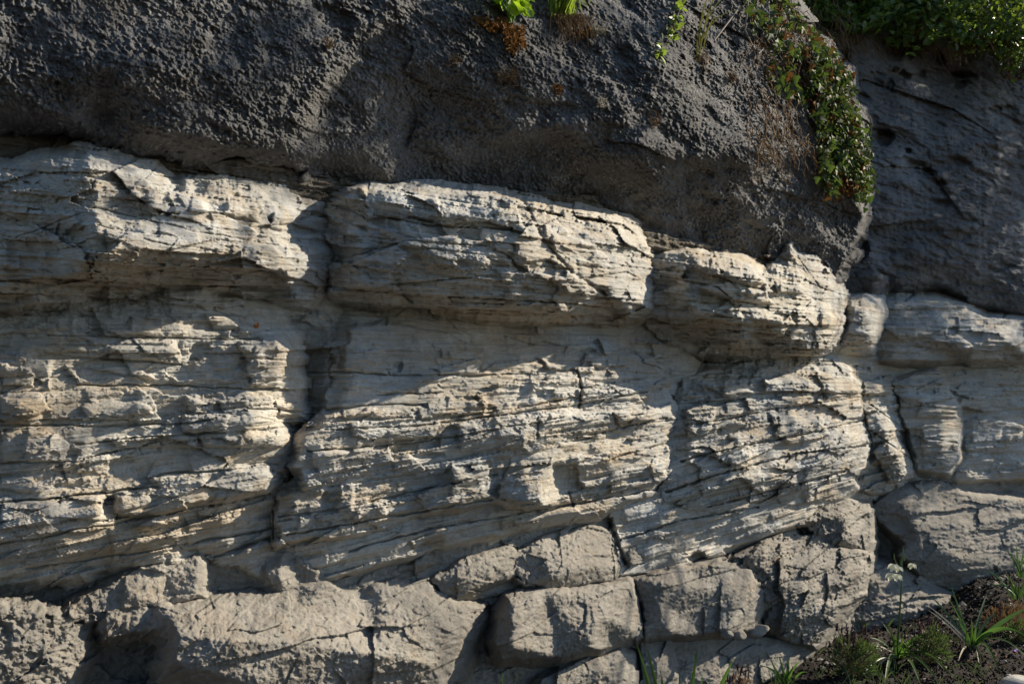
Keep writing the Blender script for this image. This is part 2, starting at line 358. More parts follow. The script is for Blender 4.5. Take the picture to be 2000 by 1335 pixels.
    idx = np.full(keep.shape, -1, np.int32); idx[used] = np.arange(used.sum(), dtype=np.int32)
    j, i = np.nonzero(fk)
    quads = np.stack([idx[j, i], idx[j + 1, i], idx[j + 1, i + 1], idx[j, i + 1]], -1)
    o = grid_obj(name, P[used], quads, mat, CLIFF)
    if label: o['label'] = label
    FRONT[len(FRONT)] = (xs, ys, np.where(keep, D, np.nan), far)
    return o
def grid_obj(name, verts, quads, mat, parent):
    me = bpy.data.meshes.new(name)
    nv, nf = len(verts), len(quads)
    me.vertices.add(nv); me.vertices.foreach_set('co', np.ascontiguousarray(verts, dtype=F4).ravel())
    me.loops.add(nf * 4); me.loops.foreach_set('vertex_index', np.ascontiguousarray(quads, dtype=np.int32).ravel())
    me.polygons.add(nf); me.polygons.foreach_set('loop_start', np.arange(0, nf * 4, 4, dtype=np.int32))
    me.polygons.foreach_set('loop_total', np.full(nf, 4, np.int32))
    me.polygons.foreach_set('use_smooth', np.ones(nf, bool))
    me.update(calc_edges=True); me.validate()
    me.materials.append(mat)
    o = bpy.data.objects.new(name, me); COL.objects.link(o); o.parent = parent
    return o
def surf(x, y):
    """the rock surface seen at chart position x, y"""
    best = 1e9
    for xs, ys, D, far in FRONT.values():
        i = int(round((x - xs[0]) / (xs[1] - xs[0]))); j = int(round((y - ys[0]) / (ys[1] - ys[0])))
        if 0 <= i < len(xs) and 0 <= j < len(ys):
            v = D[j, i]
            if v == v and v < best: best = float(v)
    if best > 1e8: best = float(depth_of((x - 1000) / FPX, 0.0))
    return Vector(((x - 1000) / FPX * best, best, EYE - (y - HZ) / FPX * best))

# ------------------------------------------------------------------ materials
def new_mat(name):
    m = bpy.data.materials.new(name); m.use_nodes = True
    n = m.node_tree.nodes; bs = n['Principled BSDF']
    return m, n, m.node_tree.links, bs
def rock_mat(name, cols, stain, bumps, scale=(1, 1, 1), rough=.92, stain_amt=.5, speck=None, bed=True, lam=None):
    m, n, l, bs = new_mat(name)
    geo = n.new('ShaderNodeNewGeometry')
    mp = n.new('ShaderNodeMapping'); mp.inputs['Rotation'].default_value = (0, 0, -(R(90) - A1)); l.new(geo.outputs['Position'], mp.inputs['Vector'])
    mp2 = n.new('ShaderNodeMapping'); mp2.inputs['Scale'].default_value = scale; l.new(mp.outputs[0], mp2.inputs['Vector'])
    def noise(sc, det, src, rough=.6, dist=0.0):
        t = n.new('ShaderNodeTexNoise'); t.inputs['Scale'].default_value = sc; t.inputs['Detail'].default_value = det
        t.inputs['Roughness'].default_value = rough; t.inputs['Distortion'].default_value = dist; l.new(src.outputs[0], t.inputs['Vector']); return t
    def ramp(src, stops):
        r = n.new('ShaderNodeValToRGB'); e = r.color_ramp.elements
        while len(e) < len(stops): e.new(.5)
        for k, (p, c) in enumerate(stops): e[k].position = p; e[k].color = (*c, 1) if len(c) == 3 else c
        l.new(src.outputs[0], r.inputs[0]); return r
    def mix(f, a, b, mode='MIX'):
        x = n.new('ShaderNodeMix'); x.data_type = 'RGBA'; x.blend_type = mode
        if isinstance(f, float): x.inputs[0].default_value = f
        else: l.new(f, x.inputs[0])
        for v, k in ((a, 6), (b, 7)):
            if isinstance(v, tuple): x.inputs[k].default_value = (*v, 1)
            else: l.new(v, x.inputs[k])
        return x
    n1 = noise(2.2, 8, mp2, .62, .4)
    c = ramp(n1, [(.32, cols[0]), (.52, cols[1]), (.70, cols[2])]).outputs[0]
    n2 = noise(5.0, 6, mp2, .65, 1.2)
    f = ramp(n2, [(.50, (0, 0, 0)), (.70, (stain_amt,) * 3)])
    c = mix(f.outputs[0], c, stain).outputs[2]
    n3 = noise(38, 5, mp, .7)
    f3 = ramp(n3, [(.3, (.72, .72, .72)), (.55, (1, 1, 1)), (.75, (1.15, 1.14, 1.12))])
    c = mix(.85, c, f3.outputs[0], 'MULTIPLY').outputs[2]
    if bed:      # thin colour bands that follow the beds
        mb = n.new('ShaderNodeMapping'); mb.inputs['Scale'].default_value = (1.2, 1.2, 26); mb.inputs['Rotation'].default_value = (0, R(2.5), 0); l.new(mp.outputs[0], mb.inputs['Vector'])
        n4 = noise(1.6, 5, mb, .7, .3)
        f4 = ramp(n4, [(.33, (.84, .815, .77)), (.5, (1, 1, 1)), (.68, (1.04, 1.05, 1.07))])
        c = mix(.7, c, f4.outputs[0], 'MULTIPLY').outputs[2]
        mo = n.new('ShaderNodeMapping'); mo.inputs['Scale'].default_value = (.9, .9, 5.5); mo.inputs['Rotation'].default_value = (0, R(2.5), 0); l.new(mp.outputs[0], mo.inputs['Vector'])
        n7 = noise(1.3, 6, mo, .7, .6); f7 = ramp(n7, [(.48, (0, 0, 0)), (.64, (.55, .55, .55))])
        c = mix(f7.outputs[0], c, stain).outputs[2]
        n8 = noise(1.1, 4, mp, .6, .5); f8 = ramp(n8, [(.38, (.80, .85, .92)), (.52, (1, 1, 1)), (.66, (1.06, 1.03, .96))])
        c = mix(.8, c, f8.outputs[0], 'MULTIPLY').outputs[2]
        ms = n.new('ShaderNodeMapping'); ms.inputs['Scale'].default_value = (14, 14, 1.2); l.new(mp.outputs[0], ms.inputs['Vector'])
        n5 = noise(1.5, 4, ms, .6); f5 = ramp(n5, [(.56, (1, 1, 1)), (.74, (.70, .68, .65))])
        c = mix(.6, c, f5.outputs[0], 'MULTIPLY').outputs[2]
    if speck:
        v = n.new('ShaderNodeTexVoronoi'); v.inputs['Scale'].default_value = speck[0]; l.new(mp.outputs[0], v.inputs['Vector'])
        f6 = ramp(v, [(.0, (1, 1, 1)), (.22, (1, 1, 1)), (.42, (0, 0, 0))])
        n6 = noise(9, 3, mp); g6 = n.new('ShaderNodeMath'); g6.operation = 'MULTIPLY'
        h6 = ramp(n6, [(.48, (0, 0, 0)), (.62, (1, 1, 1))]); l.new(f6.outputs[0], g6.inputs[0]); l.new(h6.outputs[0], g6.inputs[1])
        c = mix(g6.outputs[0], c, speck[1]).outputs[2]
    l.new(c, bs.inputs['Base Color'])
    bs.inputs['Roughness'].default_value = rough; bs.inputs['Specular IOR Level'].default_value = .25
    prev = None
    for sc, dist, st in bumps:
        nb = noise(sc, 5, mp, .7)
        bp = n.new('ShaderNodeBump'); bp.inputs['Distance'].default_value = dist; bp.inputs['Strength'].default_value = st
        l.new(nb.outputs[0], bp.inputs['Height'])
        if prev: l.new(prev.outputs[0], bp.inputs['Normal'])
        prev = bp
    if lam:      # hairline lamination along the beds
        ml = n.new('ShaderNodeMapping'); ml.inputs['Scale'].default_value = lam[0]; ml.inputs['Rotation'].default_value = (0, R(2.5), 0); l.new(mp.outputs[0], ml.inputs['Vector'])
        nl = noise(1.0, 6, ml, .75, .15)
        bp = n.new('ShaderNodeBump'); bp.inputs['Distance'].default_value = lam[1]; bp.inputs['Strength'].default_value = .9
        l.new(nl.outputs[0], bp.inputs['Height']); l.new(prev.outputs[0], bp.inputs['Normal']); prev = bp
    l.new(prev.outputs[0], bs.inputs['Normal'])
    return m
M = {}
M['pale'] = rock_mat('pale_marl', [(.355, .345, .318), (.49, .476, .437), (.605, .59, .545)], (.41, .315, .20), [(90, .006, .6), (260, .002, .6)], (1, 1, 2.2), stain_amt=.65, lam=((7, 7, 90), .012))
M['cap'] = rock_mat('dark_conglomerate', [(.105, .107, .110), (.18, .18, .18), (.265, .262, .255)], (.14, .115, .09), [(55, .022, .9), (170, .009, .9)], stain_amt=.45, speck=(60, (.34, .335, .325)), bed=False)
M['fardark'] = rock_mat('far_conglomerate', [(.11, .114, .119), (.195, .199, .203), (.31, .31, .31)], (.13, .105, .08), [(40, .022, .9), (130, .010, .9)], stain_amt=.35, speck=(30, (.17, .17, .165)), bed=False)  # conglomerate of the far face, a little paler than the caprock
M['rough'] = rock_mat('grey_brown_rock', [(.175, .164, .145), (.255, .238, .208), (.335, .314, .277)], (.25, .20, .145), [(70, .010, .7), (230, .003, .7)], stain_amt=.5, bed=False)

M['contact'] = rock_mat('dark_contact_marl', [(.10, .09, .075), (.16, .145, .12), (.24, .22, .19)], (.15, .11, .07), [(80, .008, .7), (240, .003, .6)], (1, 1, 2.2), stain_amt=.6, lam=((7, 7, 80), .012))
# ------------------------------------------------------------------ the cliff
def cliff():
    X0, X1, Y0, Y1 = -140, 2140, -110, 1400
    # the mass behind everything
    xs = np.arange(-900, 1575, 14.0); ys = np.arange(-420, 2160, 14.0)
    gx, gy = np.meshgrid(xs, ys); t = (gx - 1000) / FPX
    Hb = -.36 + .06 * fbm(gx / 120, gy / 90, 3, 4)
    D = depth_of(t, Hb); P = np.stack([t * D, D, EYE - (gy - HZ) / FPX * D], -1) - CL
    ii = np.arange(len(xs) * len(ys)).reshape(len(ys), len(xs))
    q = np.stack([ii[:-1, :-1], ii[1:, :-1], ii[1:, 1:], ii[:-1, 1:]], -1).reshape(-1, 4)
    grid_obj('rock_mass', P.reshape(-1, 3), q, M['rough'], CLIFF)
    xs = np.arange(1560, 3300, 14.0)
    gx, gy = np.meshgrid(xs, ys); t = (gx - 1000) / FPX
    Hb = -.24 + .06 * fbm(gx / 120, gy / 90, 7, 4)
    D = depth_of(t, Hb, True); P = np.stack([t * D, D, EYE - (gy - HZ) / FPX * D], -1) - CL
    ii = np.arange(len(xs) * len(ys)).reshape(len(ys), len(xs))
    q = np.stack([ii[:-1, :-1], ii[1:, :-1], ii[1:, 1:], ii[:-1, 1:]], -1).reshape(-1, 4)
    grid_obj('rock_mass', P.reshape(-1, 3), q, M['fardark'], CLIFF)

    # recessed back walls seen in the gaps
    rock('recess_wall', 'pale', [(520,350,-12),(700,350,-12),(700,600,-20),(700,960,-18),(530,960,-16),(540,600,-18)], [(610,450,-10),(592,700,-24),(595,850,-22),(640,700,-13),(650,620,-14),(640,800,-10)], M['pale'], bevel=.01, amp=.9)
    rock('recess_wall', 'pale', [(1200,540,-16),(1350,560,-16),(1360,760,-18),(1330,990,-16),(1270,980,-16),(1200,700,-18)], [(1290,700,-13)], M['pale'], bevel=.01, amp=.8, seed=2)
    rock('recess_wall', 'pale', [(1600,600,-14),(1760,620,-22),(1780,760,-26),(1760,980,-26),(1640,980,-18),(1600,700,-14)], [], M['pale'], bevel=.01, amp=.8, seed=3, step=2.4)
    rock('recess_wall', 'rough', [(X0,1070,-12),(400,1060,-12),(700,1030,-12),(1280,950,-14),(1700,940,-22),(1720,1300,-15),(1700,Y1,-12),(X0,Y1,-10)], [(600,1120,-11),(1250,1150,-12),(950,1230,-11)], M['rough'], bevel=.01, amp=.9, step=2.2)

    # --- dark conglomerate above
    rock('caprock', 'cap', [(X0,Y0,22),(1560,Y0,10),(1548,0,12),(1562,38,14),(1606,80,16),(1650,142,18),(1682,260,20),(1690,370,20),(1688,425,18),(1664,490,10),(1630,552,0),(1600,545,-4),(1540,505,-4),(1457,505,-6),(1300,492,-8),(1252,452,-6),(1175,422,-6),(1157,392,-6),(1000,392,-8),(860,376,-8),(650,360,-10),(612,338,0),(574,326,8),(455,319,8),(350,326,4),(280,298,8),(196,282,6),(140,266,4),(0,252,0),(X0,245,0)],
         [(0,150,24),(0,215,14),(140,225,20),(200,120,27),(300,250,22),(455,280,22),(560,285,20),(450,150,26),(300,0,24),(590,200,24),(620,300,10),(640,200,14),(720,300,8),(720,200,14),(800,100,20),(800,0,22),(810,285,3),(916,330,-2),(930,270,10),(1000,200,22),(1000,100,25),(1100,250,26),(1100,330,4),(1160,300,20),(1200,370,6),(1250,300,33),(1300,380,10),(1400,430,4),(1300,200,35),(1440,400,14),(1450,300,28),(1540,430,10),(1560,300,20),(1500,150,23),(1600,200,15),(1620,300,14),(1640,400,13),(1300,50,30),(1450,20,18),(1120,30,22),(1050,60,25)],
         M['cap'], bevel=.03, wander=15, soft=7, label='dark lumpy conglomerate bed overhanging the pale layers')
    rock('far_rock_face', 'fardark', [(1480,Y0,-5),(X1,Y0,0),(X1,625,-14),(2000,612,-10),(1920,596,-8),(1846,558,-4),(1735,556,0),(1700,595,-8),(1643,605,-8),(1580,500,0),(1480,300,0)],
         [(1700,200,5),(1800,300,12),(1900,200,14),(1940,330,18),(1985,370,2),(1960,430,8),(1700,450,10),(1690,520,10),(1735,520,14),(1760,530,6),(1850,490,22),(1960,560,5),(1800,110,0),(1900,95,5),(2000,200,18),(1870,160,2),(1640,300,4)],
         M['fardark'], far=True, bevel=.05, wander=9, soft=7, step=2.1, label='shaded grey rock face set back behind the ivy')

    rock('rock_knob', 'fardark', [(1620,590,-10),(1640,515,-8),(1672,470,-2),(1722,488,0),(1735,552,-2),(1700,590,-6),(1655,610,-10)], [(1695,500,14),(1712,545,18),(1670,555,4),(1680,510,10)], M['fardark'], far=True, seed=40, step=2.1, bevel=.02)
    rock('contact_bed', 'pale', [(X0,235,-4),(0,245,-4),(140,258,-3),(280,290,0),(350,318,0),(455,315,0),(574,318,-2),(650,350,-5),(860,362,-3),(1000,380,-2),(1160,385,-2),(1180,412,-2),(1260,445,-3),(1460,500,-4),(1560,495,-4),(1630,540,-8),(1600,570,-10),(1480,530,-10),(1260,500,-8),(1160,435,-5),(1000,405,-6),(820,390,-8),(640,400,-12),(560,375,-8),(420,356,-4),(330,352,-3),(250,310,-3),(140,300,-3),(0,320,-3),(X0,330,-3)], [], M['contact'], seed=5, bevel=.01, label='thin dark crumbly bed under the conglomerate')
    # --- overhanging ledges
    rock('ledge', 'pale', [(X0,340,5),(0,328,5),(60,318,8),(165,296,8),(190,290,6),(250,298,6),(300,322,4),(345,350,0),(420,345,2),(470,350,2),(560,362,-2),(640,385,-8),(655,470,-8),(640,560,-8),(600,605,-10),(500,578,-9),(350,574,-9),(200,588,-7),(0,603,-4),(X0,618,-4)],
         [(185,340,28.6),(190,450,40),(240,470,39),(100,420,23.4),(0,420,15.6),(60,500,15.6),(330,400,28.6),(330,478,35),(440,400,20.8),(440,478,28),(500,395,15.6),(505,478,19.5),(545,430,13),(552,515,15.6),(572,450,-1.3),(600,400,-5.2),(485,485,24.7),(250,330,18.2),(556,530,14),(470,524,24),(420,501,28),(330,502,33),(280,498,35),(205,499,39),(185,504,38),(100,540,15.6),(0,560,10.4)],
         M['pale'], seed=0, amp=1.3, label='leftmost overhanging pale ledge with a lit broken face')
    rock('ledge', 'pale', [(640,392,-4),(700,374,4),(820,370,7),(870,371,8),(960,385,10),(1030,391,12),(1150,410,8),(1190,420,6),(1235,435,4),(1255,470,2),(1268,520,0),(1273,560,2),(1268,602,3),(1238,618,0),(1222,630,-8),(1100,634,-9),(1000,632,-9),(870,627,-9),(780,612,-9),(700,598,-8),(650,570,-6),(640,480,-6)],
         [(700,480,7.8),(800,400,16.9),(800,480,22.1),(900,420,24.7),(900,520,28.6),(1000,420,28.6),(1010,480,36.4),(1040,440,33.8),(1050,520,36.4),(1120,480,29.9),(1120,540,33.8),(1180,450,22.1),(1180,560,28.6),(1230,500,16.9),(1240,580,16.9),(1100,598,27.3),(1000,588,27.3),(870,575,19.5),(780,562,14.3),(700,552,7.8),(1225,608,13)],
         M['pale'], seed=1, amp=1.3, label='long overhanging pale ledge split by a slanting crack')
    rock('ledge', 'pale', [(1262,500,-6),(1340,492,4),(1460,507,6),(1490,530,8),(1525,508,2),(1560,500,2),(1625,530,2),(1632,560,2),(1640,590,4),(1645,640,4),(1634,672,2),(1600,694,-4),(1500,698,-8),(1400,692,-10),(1300,668,-10),(1245,625,-10),(1262,560,-8)],
         [(1340,520,14.3),(1340,590,14.3),(1400,540,26),(1400,610,23.4),(1480,545,28.6),(1480,620,31.2),(1560,560,23.4),(1560,640,33.8),(1610,570,18.2),(1620,650,22.1),(1300,560,1.3),(1300,610,0),(1600,680,18.2),(1550,668,28.6),(1450,648,26),(1380,625,16.9)],
         M['pale'], seed=2, amp=1.3, label='flaky pale ledge below the ivy')
    rock('ledge', 'pale', [(1685,602,-6),(1740,585,0),(1830,590,3),(1880,597,0),(1920,617,0),(2000,627,0),(X1,640,0),(X1,712,0),(2000,708,2),(1880,702,2),(1700,704,-4),(1675,692,-8)],
         [(1760,620,12),(1830,620,18),(1845,625,12),(1900,645,20),(1945,650,26),(1850,660,22),(1760,670,18),(2050,660,20),(1900,685,22),(2000,690,20)],
         M['pale'], far=True, seed=3, step=2.0, label='far shaded ledge continuing to the right')
    rock('rock_knob', 'smooth', [(1640,600,-16),(1660,583,-10),(1690,577,-6),(1722,580,-8),(1734,610,-10),(1724,650,-10),(1708,690,-14),(1660,704,-18),(1625,692,-18)],
         [(1690,605,4),(1712,620,4),(1700,655,5),(1665,600,-2),(1660,645,0)], M['pale'], seed=4, bevel=.06, label='rounded pale knob between two ledges')

    rock('ledge', 'pale', [(1512,528,-4),(1524,492,-4),(1536,466,-5),(1552,464,-5),(1562,488,-3),(1590,492,-3),(1618,515,-3),(1634,548,-3),(1600,566,-2),(1545,556,-2)], [(1540,490,6),(1560,520,9),(1600,530,9),(1545,540,9)], M['pale'], seed=16, bevel=.012, label='small flaky pale stack against the end of the dark overhang')
    # --- wall below the ledges
    rock('wall_block', 'pale', [(X0,570,-13),(0,572,-13),(200,565,-15),(450,548,-16),(560,600,-15),(572,650,-5),(582,700,-5),(588,780,-5),(597,806,-8),(550,819,-5),(567,850,-1),(573,885,-3),(549,913,0),(300,950,3),(0,1000,3),(X0,1030,3)],
         [(0,700,1),(200,600,-3),(200,700,2),(200,850,5),(350,620,-1),(350,750,4),(350,870,7),(480,640,0),(480,720,6),(480,850,9),(545,660,0),(540,720,4),(545,780,3),(535,850,5),(0,850,6),(430,915,8),(100,930,7),(560,690,0),(60,790,6)],
         M['pale'], seed=0, label='left pale wall block with dappled light')
    rock('wall_block', 'smooth', [(652,660,-15),(660,588,-20),(700,585,-19),(1000,620,-19),(1215,622,-18),(1235,700,-8),(1130,740,-1),(900,800,3),(650,840,3),(640,800,-4),(648,740,-10)],
         [(700,640,-6),(690,740,-1),(800,650,-5),(800,760,2),(940,660,-6),(950,740,0),(1100,650,-7),(1100,720,-2),(670,790,0),(1180,670,-5),(668,700,-7)],
         M['pale'], seed=0, label='smooth shaded wall under the long ledge')
    rock('slab', 'smooth', [(688,640,-6),(705,632,-5),(770,636,-4),(870,655,-5),(945,688,-3),(936,735,-1),(830,736,0),(788,716,-1),(690,728,-2),(672,722,-3)],
         [(730,680,0),(850,700,0)], M['pale'], square=0.5, seed=6, bevel=.012, wander=5)
    rock('wall_block', 'pale', [(577,905,9),(592,850,7),(640,812,6),(730,798,7),(830,796,6),(900,763,2),(1000,740,0),(1100,712,-3),(1140,686,-6),(1222,680,-7),(1262,698,-5),(1292,722,-7),(1302,770,-7),(1319,790,-6),(1313,830,-6),(1294,856,-2),(1150,857,5),(960,901,10),(800,921,11),(600,941,10)],
         [(640,870,11),(720,840,11),(800,880,13),(900,820,11),(950,860,14),(1050,770,7),(1050,840,13),(1130,760,5),(1130,830,12),(1200,730,4),(1200,810,10),(1270,760,4),(1275,830,5)],
         M['pale'], seed=0, label='sunlit pale wall block of thin broken beds in the middle')
    rock('wall_block', 'pale', [(1313,800,-10),(1328,745,-15),(1420,718,-18),(1520,692,-18),(1610,684,-12),(1642,708,-9),(1677,750,-7),(1684,800,-7),(1698,870,-7),(1692,912,-7),(1662,940,-5),(1560,960,0),(1470,980,3),(1350,994,-2),(1283,967,-6),(1298,880,-8)],
         [(1400,760,-3),(1400,850,4),(1480,740,0),(1480,830,7),(1400,930,8),(1560,740,2),(1560,830,9),(1480,930,12),(1620,720,2),(1640,800,6),(1600,900,12),(1660,880,4),(1560,945,9),(1460,965,9),(1340,900,2)],
         M['pale'], seed=0, label='sunlit pale wall block under the flaky ledge')
    rock('wall_block', 'pale', [(1672,748,-22),(1740,733,-28),(1764,800,-24),(1794,880,-24),(1794,930,-24),(1757,953,-24),(1700,967,-22),(1668,952,-22),(1690,880,-22)],
         [(1710,800,-8),(1735,860,-5),(1762,910,-5),(1710,900,-12),(1765,860,-12)], M['pale'], square=0.5, seed=7, label='narrow block of steeply tilted slabs')
    rock('wall_block', 'pale', [(1740,745,-4),(1830,722,-4),(1872,795,-4),(1873,895,-4),(1850,923,-4),(1793,916,-4),(1766,820,-4)],
         [(1800,790,11),(1840,800,13),(1840,880,15),(1800,880,12),(1790,750,4)], M['pale'], far=True, square=0.5, seed=8, step=2.0, label='pale block at the right with stacked thick beds')
    rock('wall_block', 'pale', [(1690,698,-18),(X1,702,-18),(X1,935,-12),(1850,940,-14),(1700,965,-18)],
         [(1900,780,-4),(1980,850,-3),(1960,740,-10),(1900,880,-2),(2060,820,-2)], M['pale'], far=True, seed=9, step=2.2, label='shaded pale wall at the far right')

    # --- dipping beds that undercut the wall
    rock('bed', 'pale', [(306,938,3),(400,925,5),(520,917,3),(537,940,1),(526,957,3),(420,977,5),(300,1002,6),(238,1002,5),(238,970,4),(310,955,4)],
         [(400,950,12),(500,935,9),(330,975,11)], M['pale'], square=0.5, seed=10)
    rock('bed', 'pale', [(X0,1010,5),(0,978,5),(195,962,4),(207,990,2),(300,990,4),(420,975,3),(542,958,-2),(547,1045,-7),(400,1085,-9),(200,1120,-9),(0,1145,-9),(X0,1165,-9)],
         [(0,1060,13),(100,1045,13),(190,1000,12),(150,1062,10),(300,1015,10),(420,1000,6),(300,1060,2),(100,1105,0),(450,1045,-1),(250,1045,7)],
         M['pale'], seed=11)
    rock('bed', 'pale', [(543,960,-1.5),(600,940,2.5),(800,918,6.5),(960,897,7.5),(1150,853,5.5),(1294,851,0.5),(1308,880,-1.5),(1304,925,-1.5),(1276,952,-1.5),(1180,962,0.5),(1090,987,6.5),(960,985,6.5),(830,1003,5.5),(700,1043,3.5),(543,1063,0.5)],
         [(700,950,7.5),(810,930,8.5),(815,960,8.5),(885,905,14.5),(890,950,12.5),(960,905,8.5),(975,960,8.5),(1055,975,15.5),(1070,905,14.5),(1088,905,6.5),(1090,965,3.5),(1180,890,10.5),(1200,930,7.5),(1270,890,6.5),(700,1000,7.5),(880,978,11.5),(1000,930,11.5)],
         M['pale'], square=0.3, seed=12)
    rock('bed', 'smooth', [(538,1055,-6.5),(700,1035,-3.5),(830,1000,-1.5),(960,980,-1.5),(1090,983,-1.5),(1275,948,-5.5),(1282,967,-7.5),(1000,1038,-8.5),(850,1072,-10.5),(640,1138,-10.5),(560,1135,-10.5),(405,1093,-10.5)],
         [(650,1085,0.5),(800,1040,3.5),(930,1010,5.5),(1000,1010,5.5),(1150,985,3.5),(870,1038,5.5),(790,1062,3.5),(640,1128,-2.5),(480,1085,-1.5)],
         M['pale'], square=0.3, seed=13)
    rock('bed', 'smooth', [(1192,1002,-10),(1290,958,-6),(1350,985,-2),(1470,973,1),(1560,953,-1),(1662,933,-6),(1672,950,-11),(1600,1003,-15),(1450,1063,-15),(1270,1123,-14),(1208,1123,-12)],
         [(1300,1000,-1),(1450,1000,3),(1580,965,2),(1350,1060,-6),(1480,1040,-8),(1580,1000,-8)],
         M['pale'], square=0.2, seed=14)

    # --- broken blocks at the foot
    g = M['rough']
    rock('bed', 'block', [(405,1100,-6),(560,1085,-5),(650,1125,-5),(840,1070,-5),(1000,1030,-6),(1190,985,-8),(1215,1040,-7),(1200,1120,-7),(1010,1160,-7),(870,1180,-7),(560,1210,-7),(405,1180,-7)], [(700,1130,-4),(950,1080,-4),(1100,1040,-5)], g, seed=15, label='long grey bed rising to the right behind the broken blocks')
    rock('boulder', 'block', [(100,1195,-6),(240,1118,-10),(395,1085,-10),(404,1115,-6),(402,1167,-4),(330,1182,-2),(230,1203,-2),(110,1225,-2)], [(320,1122,0),(385,1128,3),(380,1155,4),(250,1165,5)], g, square=.6, seed=20)
    rock('boulder', 'block', [(408,1100,-10),(560,1068,-10),(642,1130,-8),(622,1146,-4),(560,1192,-4),(500,1182,-6),(430,1152,-8)], [(480,1120,-3),(540,1118,5),(555,1142,6),(590,1138,1),(612,1118,4)], g, square=.6, seed=21)
    rock('boulder', 'block', [(560,1185,-6),(660,1135,-10),(760,1100,-10),(835,1078,-10),(852,1100,-8),(800,1132,-4),(700,1168,-4),(600,1203,-4)], [(780,1112,1),(818,1100,3),(720,1142,2)], g, square=.6, seed=22)
    rock('boulder', 'block', [(843,1130,-10),(900,1088,-10),(1000,1058,-10),(1020,1080,-8),(1010,1122,-6),(970,1132,-6),(900,1162,-6),(868,1168,-8)], [(900,1125,2),(960,1100,3),(960,1125,3)], g, square=.6, seed=23)
    rock('boulder', 'block', [(1005,1075,-10),(1060,1048,-10),(1150,1023,-12),(1187,1040,-12),(1197,1080,-10),(1207,1110,-8),(1190,1137,-6),(1100,1152,-6),(1030,1147,-6),(1004,1112,-6)], [(1060,1082,4),(1150,1060,2),(1170,1110,4),(1080,1120,8)], g, square=.6, seed=24)
    rock('boulder', 'rough', [(1203,1058,-14),(1240,1052,-12),(1262,1095,-12),(1252,1122,-10),(1218,1127,-10)], [(1235,1090,-1)], g, square=.6, seed=25)
    rock('boulder', 'rough', [(1555,1022,-16),(1640,972,-16),(1697,983,-14),(1704,1060,-14),(1690,1082,-12),(1620,1062,-12),(1578,1042,-14)], [(1640,1010,0),(1680,1020,-3),(1660,1052,2)], g, square=.6, seed=26)
    rock('boulder', 'rough', [(X0,1180,0),(0,1187,0),(130,1190,0),(192,1212,-3),(172,1270,-5),(142,1335,-5),(142,Y1,-5),(X0,Y1,2)], [(40,1230,12),(100,1280,12),(0,1300,14),(150,1222,6)], g, square=.6, seed=27, amp=1.0, label='rubbly lit rock in the lower left corner')
    rock('boulder', 'rough', [(185,1215,-2),(200,1190,-1),(300,1178,0),(400,1168,0),(460,1163,0),(560,1138,-4),(700,1150,-4),(840,1128,-8),(880,1165,-6),(937,1185,-8),(937,1230,-8),(922,1290,-8),(885,1340,-8),(885,Y1,-8),(300,Y1,4),(308,1335,4),(312,1290,6),(325,1245,6),(280,1232,2),(200,1240,-2)],
         [(330,1200,14),(350,1240,22),(340,1290,22),(400,1190,12),(450,1250,25),(600,1180,9),(600,1260,25),(750,1180,7),(750,1280,22),(850,1200,7),(885,1240,7),(850,1300,10),(500,1335,25),(700,1345,14)],
         g, square=.25, seed=28, bevel=.03, amp=.6, wander=9, label='big rough sunlit boulder at the bottom left')
    rock('boulder', 'block', [(966,1255,-5),(974,1200,-5),(992,1168,-3),(1060,1153,-3),(1150,1143,-3),(1226,1136,-5),(1241,1170,-7),(1258,1242,-7),(1200,1264,-5),(1100,1287,-5),(983,1285,-5)],
         [(1000,1182,10),(1150,1162,9),(1000,1260,14),(1150,1250,14),(1232,1230,5),(1170,1200,12)], g, square=.6, seed=29, bevel=.014, wander=5, label='squared grey block at the bottom centre')
    rock('boulder', 'block', [(1243,1128,-11),(1330,1108,-11),(1400,1103,-9),(1470,1118,-7),(1502,1170,-5),(1482,1227,-5),(1380,1235,-5),(1262,1242,-7),(1252,1180,-9)],
         [(1265,1150,1),(1300,1140,6),(1300,1222,8),(1430,1160,8),(1430,1218,10),(1290,1180,4),(1475,1180,6)], g, square=.6, seed=30, bevel=.014, wander=6)
    rock('boulder', 'rough', [(1365,1112,-12),(1450,1075,-13),(1540,1036,-15),(1590,1043,-15),(1640,1068,-13),(1697,1073,-11),(1702,1100,-11),(1682,1160,-11),(1642,1192,-9),(1592,1264,-9),(1558,1254,-7),(1500,1232,-7),(1480,1170,-7)],
         [(1500,1090,2),(1560,1080,-1),(1620,1110,4),(1560,1150,10),(1600,1180,8),(1520,1200,8),(1660,1120,4),(1510,1130,8)], g, square=.6, seed=31, amp=1.0, label='bright chipped boulder whose pitted top catches the sun')
    rock('boulder', 'block', [(1048,1345,-8),(1055,1320,-10),(1140,1290,-10),(1215,1264,-11),(1237,1275,-11),(1247,1335,-9),(1247,Y1,-9),(1048,Y1,-8)], [(1160,1310,4),(1200,1290,2),(1222,1330,2)], g, square=.6, seed=32)
    rock('boulder', 'block', [(1253,1247,-14),(1310,1247,-14),(1326,1335,-12),(1322,Y1,-12),(1253,Y1,-12)], [(1290,1300,-2)], g, square=.6, seed=33)
    rock('boulder', 'block', [(1308,1247,-14),(1480,1240,-12),(1560,1250,-10),(1592,1262,-10),(1560,1300,-8),(1480,1340,-8),(1480,Y1,-8),(1318,Y1,-10)], [(1400,1290,-4),(1500,1270,-1)], g, square=.6, seed=34)
    rock('far_rock_face', 'rough', [(1650,930,-12),(X1,890,-14),(X1,Y1,-5),(1560,Y1,-5),(1640,1100,-14)], [], g, far=True, seed=35, step=2.6)
